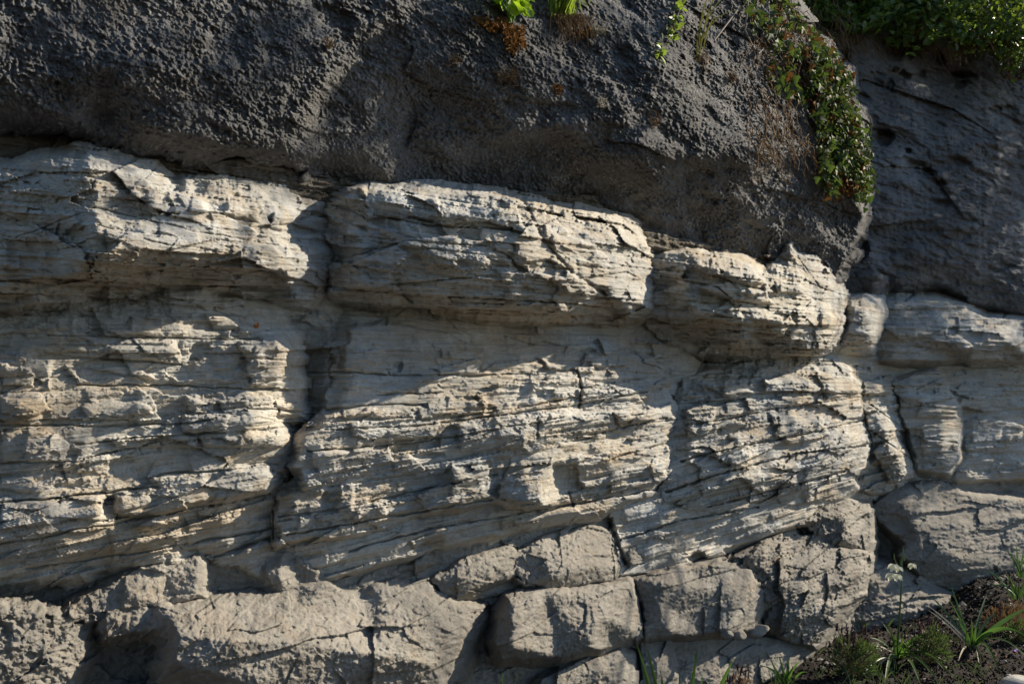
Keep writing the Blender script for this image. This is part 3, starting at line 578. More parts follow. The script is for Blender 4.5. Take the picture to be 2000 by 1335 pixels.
    rock('boulder', 'rough', [(1698,1000,-10),(1730,958,-10),(1760,948,-10),(1840,938,-10),(1880,960,-3),(2000,975,-2),(X1,985,-2),(X1,1185,-2),(1980,1175,-4),(1900,1165,-4),(1830,1145,-6),(1755,1085,-6),(1768,1060,-6),(1718,1022,-6)],
         [(1760,990,10),(1800,1050,18),(1880,1000,8),(1900,1060,16),(1870,1090,24),(1960,1100,18),(1960,1020,8),(1770,965,6)], g, square=.6, far=True, amp=.7, seed=36, bevel=.03, step=2.1, label='big grey boulder at the right above the planting')
    rock('boulder', 'rough', [(1632,1195,0),(1655,1130,0),(1700,1103,0),(1760,1108,0),(1830,1140,0),(1900,1165,0),(1925,1200,0),(1880,1270,0),(1640,1330,0),(1580,1290,0)],
         [(1700,1150,18),(1760,1200,27),(1830,1180,22),(1700,1240,27)], g, square=.6, far=True, seed=37, bevel=.03, step=2.1, label='low grey boulder behind the white flower')
cliff()

# ------------------------------------------------------------------ ground
rng = random.Random(7)
def tag(o, label, cat, group=None, kind=None):
    if label: o['label'] = label
    if cat: o['category'] = cat
    if group: o['group'] = group
    if kind: o['kind'] = kind
    return o
def gp(x, y, z=0.0):
    """point of the level z seen at chart position x, y"""
    D = (EYE - z) * FPX / (y - HZ)
    return Vector(((x - 1000) / FPX * D, D, z))
def at(x, y, D):
    return Vector(((x - 1000) / FPX * D, D, EYE - (y - HZ) / FPX * D))
def soil_z(x, y):
    return .035 * fbm(x / .7, y / .7, 701, 3) + .22 * sstep(2.9, 3.7, x) * sstep(6.8, 7.3, y)
M['soil'] = rock_mat('dark_garden_soil', [(.012, .009, .007), (.02, .015, .012), (.042, .032, .026)], (.06, .048, .036), [(60, .02, .9), (170, .008, .9)], stain_amt=.3, speck=(45, (.12, .10, .085)), bed=False)
M['path'] = rock_mat('warm_bounce_ground', [(.05, .038, .026), (.08, .06, .042), (.11, .085, .06)], (.09, .065, .04), [(60, .02, .9), (170, .008, .9)], bed=False)  # unseen ground, its warm dark brown added for the bounce onto the ledge undersides
def ground():
    xs = np.arange(.2, 5.8, .022); ys = np.arange(2.9, 9.2, .022)
    gx, gy = np.meshgrid(xs, ys)
    near = 1.0
    z = soil_z(gx, gy) * near + 1.0 * (.018 * lumps(gx / .05, gy / .05, 711, .7) + .012 * fbm(gx / .06, gy / .06, 721, 4) + .008 * lumps(gx / .025, gy / .025, 731, .6))
    ii = np.arange(len(xs) * len(ys)).reshape(len(ys), len(xs))
    q = np.stack([ii[:-1, :-1], ii[:-1, 1:], ii[1:, 1:], ii[1:, :-1]], -1).reshape(-1, 4)
    o = grid_obj('soil_bed', np.stack([gx, gy, z], -1).reshape(-1, 3), q, M['soil'], None)
    o['kind'] = 'structure'
    o = grid_obj('ground', [(-60, -60, -.05), (60, -60, -.05), (60, 60, -.05), (-60, 60, -.05)], [(0, 1, 2, 3)], M['path'], None)
    o['kind'] = 'structure'
ground()

# ------------------------------------------------------------------ plant materials
def leaf_mat(name, cols, trans=(.3, .5, .05), tw=.35, rough=.45, spec=.5):
    m, n, l, bs = new_mat(name)
    geo = n.new('ShaderNodeNewGeometry'); r = n.new('ShaderNodeValToRGB'); e = r.color_ramp.elements
    while len(e) < len(cols): e.new(.5)
    for k, c in enumerate(cols): e[k].position = k / max(1, len(cols) - 1); e[k].color = (*c, 1)
    oi = n.new('ShaderNodeObjectInfo'); ad = n.new('ShaderNodeMath'); ad.operation = 'ADD'; fr = n.new('ShaderNodeMath'); fr.operation = 'FRACT'
    l.new(geo.outputs['Random Per Island'], ad.inputs[0]); l.new(oi.outputs['Random'], ad.inputs[1]); l.new(ad.outputs[0], fr.inputs[0])
    nz = n.new('ShaderNodeTexNoise'); nz.inputs['Scale'].default_value = 18; l.new(geo.outputs['Position'], nz.inputs['Vector'])
    mx = n.new('ShaderNodeMath'); mx.operation = 'MULTIPLY_ADD'; mx.inputs[1].default_value = .4; l.new(nz.outputs[0], mx.inputs[0])
    hf = n.new('ShaderNodeMath'); hf.operation = 'MULTIPLY'; hf.inputs[1].default_value = .75; l.new(fr.outputs[0], hf.inputs[0]); l.new(hf.outputs[0], mx.inputs[2])
    l.new(mx.outputs[0], r.inputs[0]); l.new(r.outputs[0], bs.inputs['Base Color'])
    bs.inputs['Roughness'].default_value = rough; bs.inputs['Specular IOR Level'].default_value = spec
    if tw > 0:
        tr = n.new('ShaderNodeBsdfTranslucent'); tr.inputs[0].default_value = (*trans, 1)
        ms = n.new('ShaderNodeMixShader'); ms.inputs[0].default_value = tw
        l.new(bs.outputs[0], ms.inputs[1]); l.new(tr.outputs[0], ms.inputs[2]); l.new(ms.outputs[0], n['Material Output'].inputs[0])
    return m
M['bright'] = leaf_mat('young_leaf', [(.07, .16, .012), (.12, .25, .02), (.2, .33, .03)], (.42, .62, .03), .5)
M['grass'] = leaf_mat('grass_blade', [(.05, .10, .012), (.09, .16, .02), (.15, .19, .04)], (.3, .42, .05), .4)
M['ivy'] = leaf_mat('ivy_leaf', [(.012, .028, .008), (.024, .048, .012), (.045, .07, .02), (.09, .08, .03)], (.12, .19, .03), .25, .6, .15)
M['shrub'] = leaf_mat('shrub_leaf', [(.012, .032, .008), (.03, .07, .012), (.06, .11, .02), (.13, .16, .03)], (.25, .36, .04), .35, .35)
M['iris'] = leaf_mat('iris_leaf', [(.02, .05, .012), (.035, .08, .018), (.055, .11, .028)], (.12, .25, .04), .28, .4)
M['needle'] = leaf_mat('fine_foliage', [(.014, .034, .010), (.025, .055, .016), (.06, .09, .03)], (.14, .22, .05), .25)
M['reed'] = leaf_mat('faded_grass', [(.06, .07, .015), (.12, .12, .03), (.18, .15, .05)], (.2, .2, .05), .25, .6, .2)
M['dry'] = leaf_mat('dry_stalk', [(.10, .055, .025), (.18, .11, .055), (.28, .20, .11)], (.25, .15, .06), .25, .8, .2)
M['rust'] = leaf_mat('rusty_moss', [(.07, .028, .008), (.14, .06, .015), (.22, .11, .03)], (.2, .1, .03), .2, .8, .2)
M['pale_leaf'] = leaf_mat('faded_leaf', [(.30, .27, .20), (.38, .35, .27)], (.3, .27, .18), .2, .7, .2)
M['petal'] = leaf_mat('white_petal', [(.80, .79, .68), (.85, .84, .75)], (.8, .8, .6), .5, .6, .2)
M['purple'] = leaf_mat('purple_petal', [(.25, .14, .45), (.36, .22, .6)], (.4, .25, .6), .3, .6, .2)
M['head'] = leaf_mat('seed_head', [(.045, .028, .035), (.09, .055, .06)], (.1, .05, .05), .1, .9, .1)
M['root'] = leaf_mat('pale_root', [(.15, .13, .11), (.24, .21, .175)], (.1, .1, .1), 0, .85, .2)
M['orange'] = leaf_mat('orange_leaf', [(.45, .13, .03), (.5, .17, .05)], (.4, .15, .03), .2, .6, .2)
M['bark'] = leaf_mat('tree_bark', [(.05, .04, .03), (.09, .07, .05)], (.1, .1, .1), 0, .9, .1)

# ------------------------------------------------------------------ plant builders
def mesh_obj(name, V, Fc, mat, parent=None, smooth=True):
    me = bpy.data.meshes.new(name); me.from_pydata([tuple(v) for v in V], [], Fc); me.update()
    if smooth: me.polygons.foreach_set('use_smooth', [True] * len(me.polygons))
    me.materials.append(mat)
    o = bpy.data.objects.new(name, me); COL.objects.link(o)
    if parent: o.parent = parent; o.matrix_parent_inverse = Matrix.Translation(-parent.location)
    return o
def thing(name, loc, label, cat, group=None):
    o = bpy.data.objects.new(name, None); COL.objects.link(o); o.location = loc; o.empty_display_size = .1
    return tag(o, label, cat, group)
IVY = ([(0, 0), (.30, -.02), (.52, .28), (.30, .42), (.22, .72), (0, 1.0), (-.22, .72), (-.30, .42), (-.52, .28), (-.30, -.02)], [(0, 1, 2, 3), (0, 3, 4, 5), (0, 5, 6, 7), (0, 7, 8, 9)])
OVAL = ([(0, 0), (.22, .25), (.26, .55), (0, 1), (-.26, .55), (-.22, .25)], [(0, 1, 2, 3), (0, 3, 4, 5)])
LOBED = ([(0, 0), (.2, .1), (.42, .18), (.33, .35), (.5, .55), (.28, .6), (.25, .85), (0, 1), (-.25, .85), (-.28, .6), (-.5, .55), (-.33, .35), (-.42, .18), (-.2, .1)],
         [(0, 1, 2, 3), (0, 3, 4, 5), (0, 5, 6, 7), (0, 7, 8, 9), (0, 9, 10, 11), (0, 11, 12, 13)])
NEEDLE = ([(-.06, 0), (.06, 0), (.05, .6), (0, 1), (-.05, .6)], [(0, 1, 2, 3, 4)])
def leaf_geo(V, Fc, shape, p, d, nrm, size, fold=.25, curl=.15):
    d = d.normalized(); sx = d.cross(nrm)
    if sx.length < 1e-4: sx = d.cross(Vector((.3, .5, .8)))
    sx.normalize(); nn = sx.cross(d)
    b = len(V)
    for x, y in shape[0]:
        V.append(p + size * (sx * x + d * y + nn * (fold * abs(x) - curl * y * y)))
    for f in shape[1]: Fc.append(tuple(b + i for i in f))
def rv(s=1.0): return Vector((rng.uniform(-s, s), rng.uniform(-s, s), rng.uniform(-s, s)))
def tube(V, Fc, pts, r0, r1, n=4):
    b0 = len(V); m = len(pts)
    for k, p in enumerate(pts):
        a = pts[max(0, k - 1)]; c = pts[min(m - 1, k + 1)]; d = (c - a)
        d = d.normalized() if d.length > 1e-6 else Vector((0, 0, 1))
        u = d.cross(Vector((.31, .77, .55))); u.normalize(); w = d.cross(u); r = r0 + (r1 - r0) * k / max(1, m - 1)
        for j in range(n):
            a_ = 2 * math.pi * j / n; V.append(p + u * (r * math.cos(a_)) + w * (r * math.sin(a_)))
    for k in range(m - 1):
        for j in range(n):
            Fc.append((b0 + k * n + j, b0 + k * n + (j + 1) % n, b0 + (k + 1) * n + (j + 1) % n, b0 + (k + 1) * n + j))
def bend(a, b, bow, n=7):
    """points from a to b bowed by the vector bow"""
    return [a.lerp(b, k / n) + bow * (4 * (k / n) * (1 - k / n)) for k in range(n + 1)]
def blade(V, Fc, pts, w, up=None, fold=.35, taper=.75):
    """a strap leaf along pts, folded along its midrib"""
    b0 = len(V); m = len(pts)
    for k, p in enumerate(pts):
        a = pts[max(0, k - 1)]; c = pts[min(m - 1, k + 1)]; d = (c - a).normalized()
        side = d.cross(up if up else Vector((0, -1, .25)))
        if side.length < 1e-3: side = Vector((1, 0, 0))
        side.normalize(); nn = side.cross(d)
        f = k / (m - 1); ww = w * (.55 + .45 * min(1, f * 3)) * (1 - f ** 2.2) ** taper + .0006
        V.append(p + side * ww + nn * (ww * fold)); V.append(p); V.append(p - side * ww + nn * (ww * fold))
    for k in range(m - 1):
        i = b0 + 3 * k
        Fc.append((i, i + 1, i + 4, i + 3)); Fc.append((i + 1, i + 2, i + 5, i + 4))

# ------------------------------------------------------------------ growth on the rock
OUT = Vector((.62, -.78, 0)).normalized()
def on_rock(x, y, off=.01):
    p = surf(x, y); return p + (Vector((0, 0, EYE)) - p).normalized() * off
def leafy_plant():
    base = on_rock(1000, 40, .02)
    t = thing('leafy_plant', base, 'bright green leafy plant growing from the dark rock at the top edge', 'plant')
    V, Fc = [], []; tips = []
    D = base.y
    for k in range(13):
        tip = at(rng.uniform(945, 1055), rng.uniform(-45, 30), D - rng.uniform(0, .22))
        pts = bend(base + rv(.015), tip, Vector((0, -.04, .03)), 5); tube(V, Fc, pts, .003, .0012); tips.append(pts)
    mesh_obj('stems', V, Fc, M['bright'], t)
    for k in range(74):
        pts = rng.choice(tips); f = rng.uniform(.45, 1.0); i = min(4, int(f * 5)); p = pts[i].lerp(pts[i + 1], f * 5 - i) + rv(.02)
        V, Fc = [], []
        leaf_geo(V, Fc, LOBED, p, (pts[-1] - pts[0]).normalized() * .5 + rv(.9) + Vector((.2, -.3, 0)), Vector((.4, -.5, .6)) + rv(.6), rng.uniform(.028, .06))
        mesh_obj('leaf', V, Fc, M['bright'], t)
leafy_plant()
def grass_tuft():
    base = on_rock(1103, 30, .02)
    t = thing('grass_tuft', base, 'green grass tuft with brown dead roots hanging down the dark rock', 'grass')
    V, Fc = [], []
    for k in range(110):
        b = on_rock(rng.gauss(1100, 13), rng.gauss(26, 6), .02); tip = at(1100 + rng.uniform(-45, 72), rng.uniform(-70, 18), b.y - rng.uniform(-.02, .2))
        blade(V, Fc, bend(b, tip, Vector((0, -.03, .05)), 5), rng.uniform(.0018, .0036))
    mesh_obj('blades', V, Fc, M['grass'], t)
    V, Fc = [], []
    for k in range(150):
        x = rng.gauss(1112, 18); b = on_rock(x, 30 + rng.uniform(-4, 10), .03); L = abs(rng.gauss(0, 22)) + 8
        tip = at(x + rng.uniform(-10, 22), 34 + L, b.y - rng.uniform(0, .05)); tube(V, Fc, bend(b, tip, Vector((.0, -.025, .0)) + rv(.012), 4), .0014, .0006, 3)
    for (x, y) in ((1121, 96), (1156, 90), (1163, 135), (1075, 50)):
        b = on_rock(x - 8, 45, .03); tube(V, Fc, bend(b, on_rock(x, y, .015), rv(.02), 6), .0012, .0006, 3)
    mesh_obj('dead_roots', V, Fc, M['dry'], t)
grass_tuft()
def moss(name, pts, label, n, size, mat, seeds=3, cat='moss', lift=.02):
    c = on_rock(sum(p[0] for p in pts) / len(pts), sum(p[1] for p in pts) / len(pts), 0)
    t = thing(name, c, label, cat)
    V, Fc = [], []
    gx0, gx1, gy0, gy1 = min(p[0] for p in pts), max(p[0] for p in pts), min(p[1] for p in pts), max(p[1] for p in pts); k = 0
    while k < n:
        x, y = rng.uniform(gx0, gx1), rng.uniform(gy0, gy1)
        if not inside(np.array([x + rng.gauss(0, 3)]), np.array([y + rng.gauss(0, 3)]), pts)[0]: continue
        leaf_geo(V, Fc, OVAL, on_rock(x, y, rng.uniform(0, lift)), rv() + Vector((0, -.4, -.2)), rv() + Vector((.5, -.6, .3)), size * rng.uniform(.5, 1.3)); k += 1
    o = mesh_obj('foliage', V, Fc, mat, t); o['kind'] = 'stuff'
    return t
moss('dry_moss', [(983, 52), (1022, 56), (1026, 82), (1010, 100), (992, 98), (984, 75)], 'rusty brown moss cushion hanging under the bright green plant', 420, .018, M['rust'], lift=.05)
moss('dry_moss', [(920, 34), (985, 40), (1010, 56), (985, 62), (945, 54)], 'dark brown dry moss in the hollow left of the rusty cushion', 300, .016, M['rust'])
moss('dry_moss', [(1120, 60), (1150, 58), (1160, 70), (1140, 74)], 'small rusty moss patch below the grass roots', 120, .014, M['rust'])
moss('dry_moss', [(1628, 328), (1664, 325), (1672, 372), (1650, 380), (1632, 360)], 'orange brown moss at the bottom end of the ivy', 420, .035, M['rust'], lift=.1)
moss('dry_moss', [(1545, 18), (1560, 35), (1580, 55), (1600, 75), (1612, 100), (1605, 120), (1590, 90), (1570, 65), (1548, 40)], 'brown dry growth along the upper edge of the ivy', 420, .03, M['rust'], lift=.08)
moss('dry_moss', [(1080, 165), (1098, 172), (1096, 186), (1084, 180)], 'tiny orange brown moss spot on the dark rock', 70, .014, M['rust'])
moss('creeping_herb', [(1150, 52), (1180, 50), (1186, 66), (1160, 70)], 'small pale leaved herb beside the dead grass roots', 110, .014, M['pale_leaf'], cat='plant')
def dry_tuft(x, y, up, spread, label, n=46, mat='dry', group=None):
    base = on_rock(x, y, .02); t = thing('dry_grass', base, label, 'grass', group)
    V, Fc = [], []
    for k in range(n):
        b = on_rock(x + rng.gauss(0, spread * .3), y + rng.gauss(0, spread * .2), .02)
        tip = at(x + rng.uniform(-spread, spread), y + rng.uniform(-up, up * .5), b.y - rng.uniform(.0, .1))
        tube(V, Fc, bend(b, tip, rv(.02) + Vector((0, -.02, 0)), 4), .0014, .0006, 3)
    mesh_obj('stalks', V, Fc, M[mat], t)
dry_tuft(997, 155, 34, 26, 'brown dry grass tuft hanging below the rusty moss')
dry_tuft(645, 92, 12, 10, 'tiny dry tuft on the left of the dark rock', 26)
dry_tuft(1175, 205, 16, 10, 'pale dry tuft on the dark rock below the grass', 30, 'pale_leaf')
dry_tuft(1430, 155, 26, 14, 'reddish dry tuft left of the ivy', 34)
dry_tuft(1280, 240, 26, 16, 'thin dry tuft low on the dark rock', 30)
dry_tuft(890, 118, 18, 14, 'faint reddish dry tuft left of the hanging moss', 24)
def reed():
    base = on_rock(1366, 112, .02); t = thing('tall_grass', base, 'tall yellow green grass stalks rooted on the dark rock left of the ivy', 'grass')
    V, Fc = [], []
    for x, y, bw in ((1392, -20, .06), (1408, -30, .04), (1420, -10, .07), (1385, 15, .05), (1440, 20, .08), (1398, 30, .03)):
        b = base + rv(.02); blade(V, Fc, bend(b, at(x, y, base.y - rng.uniform(.0, .2)), Vector((-bw * .3, 0, bw * .6)), 8), rng.uniform(.0025, .0042))
    mesh_obj('blades', V, Fc, M['reed'], t)
    V, Fc = [], []
    for k in range(34):
        b = base + rv(.04); tube(V, Fc, bend(b, at(1366 + rng.uniform(-22, 16), 120 + rng.uniform(0, 50), base.y - rng.uniform(0, .05)), rv(.03), 4), .0018, .0007, 3)
    mesh_obj('roots', V, Fc, M['dry'], t)
reed()
def vine(name, path, label, n, size, mat, lm):
    pts = [on_rock(x, y, .03) for x, y in path]; t = thing(name, pts[0], label, 'vine')
    V, Fc = [], []; tube(V, Fc, pts, .003, .0015); mesh_obj('stem', V, Fc, M['dry'], t)
    for k in range(n):
        f = rng.uniform(0, len(pts) - 1.01); i = int(f); p = pts[i].lerp(pts[i + 1], f - i) + rv(.02); V, Fc = [], []
        leaf_geo(V, Fc, lm, p, rv() + Vector((0, -.5, -.3)), Vector((.5, -.5, .5)) + rv(.7), size * rng.uniform(.6, 1.2)); mesh_obj('leaf', V, Fc, mat, t)
vine('climbing_vine', [(1330, -10), (1326, 22), (1316, 45), (1306, 75), (1295, 95), (1282, 112)], 'thin green vine with small leaves on the dark rock', 44, .05, M['grass'], OVAL)

def ivy():
    area = [(1448, -30), (1552, -30), (1566, 30), (1612, 78), (1655, 138), (1664, 190), (1690, 280), (1700, 370), (1680, 392), (1655, 330), (1618, 392), (1606, 330), (1606, 250), (1590, 215), (1540, 185), (1502, 160), (1512, 110), (1475, 60)]
    t = thing('ivy', on_rock(1560, 60, 0), 'dense hanging ivy over the right edge of the dark overhang', 'ivy')
    def pos(off):
        while True:
            x, y = (rng.uniform(1440, 1705), rng.uniform(-30, 395)) if rng.random() < .7 else (rng.uniform(1590, 1705), rng.uniform(90, 395))
            if inside(np.array([x + rng.gauss(0, 6)]), np.array([y + rng.gauss(0, 6)]), area)[0]: break
        ed = max(x - 1650, 0) / 50
        p = surf(min(x, 1684 - max(0, (330 - y)) * .14), y)
        D = min(p.y, 6.9) - off
        return at(x, y, D), x, y
    V, Fc = [], []
    for k in range(9):       # loose trailing strands past the edge
        x, y = rng.uniform(1655, 1700), rng.uniform(200, 360)
        for j in range(rng.randint(6, 14)):
            leaf_geo(V, Fc, IVY, at(x, y, 6.05 + rng.uniform(-.1, .1)), Vector((rng.uniform(-.7, .7), -.3, -.6)), Vector((.3, -.7, .5)) + rv(.5), rng.uniform(.02, .04), .3, .25); x += rng.uniform(-3, 5); y += rng.uniform(4, 10)
    for k in range(2400):
        p, x, y = pos(rng.uniform(.02, .30))
        if perlin(np.array([x / 22.]), np.array([y / 30.]), 801)[0] < -.12 and x < 1600: continue
        lit = x - 1560 > (y - 60) * .15 - 10
        leaf_geo(V, Fc, IVY, p, Vector((rng.uniform(-.7, .7), rng.uniform(-.6, .2), rng.uniform(-1, .2))), Vector((rng.uniform(-.2, .9), rng.uniform(-1, -.1), rng.uniform(0, .9))), rng.uniform(.022, .05), .3, .25)
    o = mesh_obj('leaves', V, Fc, M['ivy'], t); o['kind'] = 'stuff'
    V, Fc = [], []
    for k in range(150):
        x, y = rng.uniform(1455, 1660), rng.uniform(-20, 300); pts = []
        for j in range(7):
            q = surf(min(x, 1684), y); pts.append(at(x, y, min(q.y, 6.9) - rng.uniform(.04, .2))); x += rng.uniform(-8, 14); y += rng.uniform(4, 22)
        tube(V, Fc, pts, .003, .0014, 4)
    mesh_obj('stems', V, Fc, M['dry'], t)
    V, Fc = [], []
    for k in range(900):
        p, x, y = pos(rng.uniform(.05, .26))
        if perlin(np.array([x / 25.]), np.array([y / 30.]), 811)[0] < .15: continue
        leaf_geo(V, Fc, IVY, p, rv() + Vector((0, 0, -.4)), Vector((.4, -.6, .4)) + rv(.5), rng.uniform(.025, .05), .5, .5)
    o = mesh_obj('dead_leaves', V, Fc, M['rust'], t); o['kind'] = 'stuff'
    for path in (([(1462, -10), (1455, 60), (1470, 90), (1482, 105), (1492, 95)]), ([(1575, 215), (1600, 250), (1620, 262)]), ([(1640, 205), (1625, 240), (1618, 265)]), ([(1440, 20), (1410, 60), (1395, 80)])):
        V, Fc = [], []; tube(V, Fc, [at(x, y, min(surf(x, y).y, 6.9) - .16) for x, y in path], .005, .003, 5)
        mesh_obj('woody_stem', V, Fc, M['root'], t)
ivy()
def roots():
    for path, lab in (([(1758, 84), (1748, 105), (1738, 116)], 'short bare root hanging from the shrubs on the far rock face'), ([(1768, 88), (1769, 112), (1760, 135), (1745, 152), (1738, 172)], 'long bare root trailing down the far rock face'), ([(1700, 285), (1725, 290), (1748, 300)], 'bare twig on the far rock face beside the ivy'), ([(1652, 195), (1640, 205), (1625, 225)], 'pale bare twig sticking out of the ivy')):
        pts = [on_rock(x, y, .03) for x, y in path]
        if 'ivy' in lab and path[0][0] < 1660: pts = [at(x, y, 5.9) for x, y in path]
        V, Fc = [], []; tube(V, Fc, pts, .005, .002, 5)
        for k in range(2): tube(V, Fc, [pts[-2], pts[-2] + rv(.08) + Vector((0, -.03, -.08))], .002, .001, 4)
        tag(mesh_obj('bare_root', V, Fc, M['root']), lab, 'root')
roots()
def shrub(outline, D0, label, n, size, mat, seed, stems=24, dz=.5, shape=OVAL):
    cx = sum(p[0] for p in outline) / len(outline); cy = max(p[1] for p in outline)
    t = thing('shrub', at(cx, cy, D0 + .1), label, 'shrub', None)
    r = random.Random(seed); V, Fc = [], []
    x0, x1, y0, y1 = min(p[0] for p in outline), max(p[0] for p in outline), min(p[1] for p in outline), max(p[1] for p in outline)
    cl = []
    while len(cl) < n // 16:
        x, y = r.uniform(x0, x1), r.uniform(y0, y1)
        if inside(np.array([x]), np.array([y]), outline)[0]: cl.append(at(x, y, D0 + r.uniform(-dz, dz)))
    for c in cl:
        ax = Vector((r.uniform(-1, 1), r.uniform(-1, .2), r.uniform(-.7, .8))).normalized()
        for k in range(16):
            p = c + ax * r.uniform(-.13, .13) + Vector((r.uniform(-1, 1), r.uniform(-1, 1), r.uniform(-1, 1))) * .05
            leaf_geo(V, Fc, shape, p, ax + Vector((r.uniform(-1, 1), r.uniform(-1, 1), r.uniform(-1, .6))), Vector((r.uniform(-.6, .6), r.uniform(-1, .2), r.uniform(0, 1))), size * r.uniform(.6, 1.3))
    o = mesh_obj('foliage', V, Fc, mat, t); o['kind'] = 'stuff'
    V, Fc = [], []
    for k in range(stems):
        c = r.choice(cl); b = at(cx + r.uniform(-.35, .35) * (x1 - x0), cy + 4, D0 + .15); tube(V, Fc, bend(b, c, Vector((r.uniform(-.1, .1), 0, r.uniform(-.1, .1))), 5), .007, .002, 4)
    mesh_obj('branches', V, Fc, M['dry'], t)
shrub([(1556, -70), (1700, -70), (1712, 60), (1660, 62), (1610, 52), (1570, 34)], 7.25, 'dark shaded shrub above the far rock, next to the ivy', 2600, .065, M['shrub'], 11, dz=.35)
shrub([(1690, -70), (1850, -70), (1850, 82), (1780, 86), (1715, 70)], 7.4, 'dark shrub with hanging twigs in the middle of the far cliff top', 2600, .06, M['shrub'], 12, dz=.35)
shrub([(1835, -70), (2060, -80), (2060, 60), (1975, 75), (1900, 92), (1845, 84)], 7.5, 'sunlit leafy shrub on top of the far rock in the upper right', 3800, .05, M['shrub'], 13, dz=.4)
shrub([(1925, 60), (2060, 30), (2060, 150), (2000, 140), (1960, 118)], 7.6, 'small yellow green shrub hanging over the far cliff edge at the right', 1500, .045, M['shrub'], 14, dz=.3)
def fringe():
    t = thing('dry_grass', on_rock(1780, 85, 0), 'fringe of dry stems hanging under the far shrubs', 'grass'); V, Fc = [], []
    for k in range(260):
        x = rng.uniform(1600, 1900); y = 62 + (x - 1600) * .09 + rng.gauss(0, 8); p = on_rock(x, y, .1)
        tube(V, Fc, bend(p, p + Vector((rng.uniform(-.1, .1), -.05, rng.uniform(-.22, .06))), rv(.04), 4), .003, .0012, 3)
    mesh_obj('stalks', V, Fc, M['dry'], t)
fringe()

# ------------------------------------------------------------------ planting at the foot
def iris(base_px, tips, label, group=None, w=.0105, base_D=None):
    b = gp(*base_px) if base_D is None else at(base_px[0], base_px[1], base_D)
    b.z = float(soil_z(np.array([b.x]), np.array([b.y]))[0]) if base_D is None else b.z
    t = thing('iris', b, label, 'iris plant', group)
    for x, y, dd, bw, k in tips:
        D = b.y + dd; tip = at(x, y, D)
        if tip.z < .012: tip.z = .012
        V, Fc = [], []; st = b + Vector((rng.uniform(-.025, .025), rng.uniform(-.02, .02), .005))
        blade(V, Fc, bend(st, tip, Vector((0, 0, bw)), 9), w * k * rng.uniform(.85, 1.15), up=Vector((rng.uniform(-.4, .4), -1, .6)))
        mesh_obj('leaf', V, Fc, M['pale_leaf'] if k < .62 and rng.random() < .5 else M['iris'], t)
    return t, b
t1, b1 = iris((1755, 1284), [(1700, 1244, -.2, .03, .6), (1701, 1258, -.3, .02, .55), (1728, 1217, -.1, .02, .8), (1719, 1211, .1, .03, .6), (1738, 1225, -.1, .01, .9), (1765, 1235, -.15, .0, 1), (1748, 1238, -.2, .0, 1.1), (1801, 1241, -.25, .03, 1.5), (1790, 1262, -.3, .02, 1.1),
     (1866, 1330, -.55, .09, 1.2), (1835, 1338, -.6, .08, 1.2), (1798, 1340, -.6, .07, 1.1), (1728, 1338, -.6, .07, 1.2), (1715, 1300, -.3, .03, .6), (1690, 1310, -.4, .04, .7), (1845, 1312, -.3, .07, .9)],
     'iris with a tall white flower stalk in front of the low boulder')
def flower_stalk():
    D = b1.y; P = [at(1752, 1272, D), at(1756, 1215, D - .02), at(1760, 1150, D - .03), at(1761, 1110, D - .02), at(1763, 1073, D)]
    V, Fc = [], []; tube(V, Fc, P, .007, .0025, 6)
    tube(V, Fc, [P[3], at(1750, 1098, D - .05), at(1746, 1088, D - .06)], .003, .002, 5); tube(V, Fc, [at(1760, 1116, D - .02), at(1772, 1110, D - .06), at(1780, 1103, D - .07)], .003, .002, 5)
    for x, y in ((1746, 1087), (1763, 1072), (1765, 1090), (1759, 1098)):
        p = at(x, y, D - .03); tube(V, Fc, [p - Vector((0, 0, .012)), p, p + Vector((0, 0, .014)), p + Vector((0, 0, .026))], .0055, .001, 6)
    st = mesh_obj('flower_stem', V, Fc, M['iris'], t1)
    for x, y, s_ in ((1745, 1106, 1.0), (1755, 1111, .8), (1741, 1124, 1.05), (1753, 1126, .95), (1782, 1105, .8)):
        V, Fc = [], []; p = at(x, y, D - .06)
        for k in range(6):
            a = k * math.pi / 3 + rng.uniform(-.2, .2); d = Vector((math.cos(a) * .8, -.25 + .3 * math.sin(a), -.75 + .35 * (k % 2)))
            leaf_geo(V, Fc, OVAL, p + Vector((0, 0, .018)), d, Vector((d.x, -1, .6)), .052 * s_, .35, .25)
        mesh_obj('flower', V, Fc, M['petal'], t1)
flower_stalk()
iris((1895, 1264), [(1818, 1163, .15, .02, .9), (1806, 1178, 0, .02, .6), (1812, 1190, -.05, .02, .55), (1856, 1140, .2, .01, .8), (1852, 1166, .2, .01, .7), (1927, 1159, .2, .02, .9), (1945, 1196, .1, .03, 1), (2010, 1186, -.05, .03, 1.5), (2012, 1249, -.35, .09, 1.6), (2012, 1290, -.5, .09, 1.6), (1951, 1312, -.6, .09, 1.2),
     (1897, 1207, -.1, 0, 1.1), (1888, 1225, -.12, 0, 1), (1906, 1222, -.12, 0, 1), (1872, 1290, -.35, .02, .6), (1912, 1310, -.4, .06, .8), (1860, 1200, .1, .02, .8)], 'large spreading iris in the dark soil at the lower right')
iris((1985, 1172), [(1964, 1117, 0, .01, .8), (1972, 1126, 0, .01, 1), (1990, 1127, -.1, 0, 1), (1958, 1136, 0, .02, .8), (2003, 1130, 0, 0, 1), (1980, 1135, -.15, 0, 1), (1925, 1115, .1, .05, .7), (1935, 1145, 0, .05, .8), (2010, 1150, -.2, .04, 1)], 'iris at the right edge, behind the spreading one', base_D=7.15)
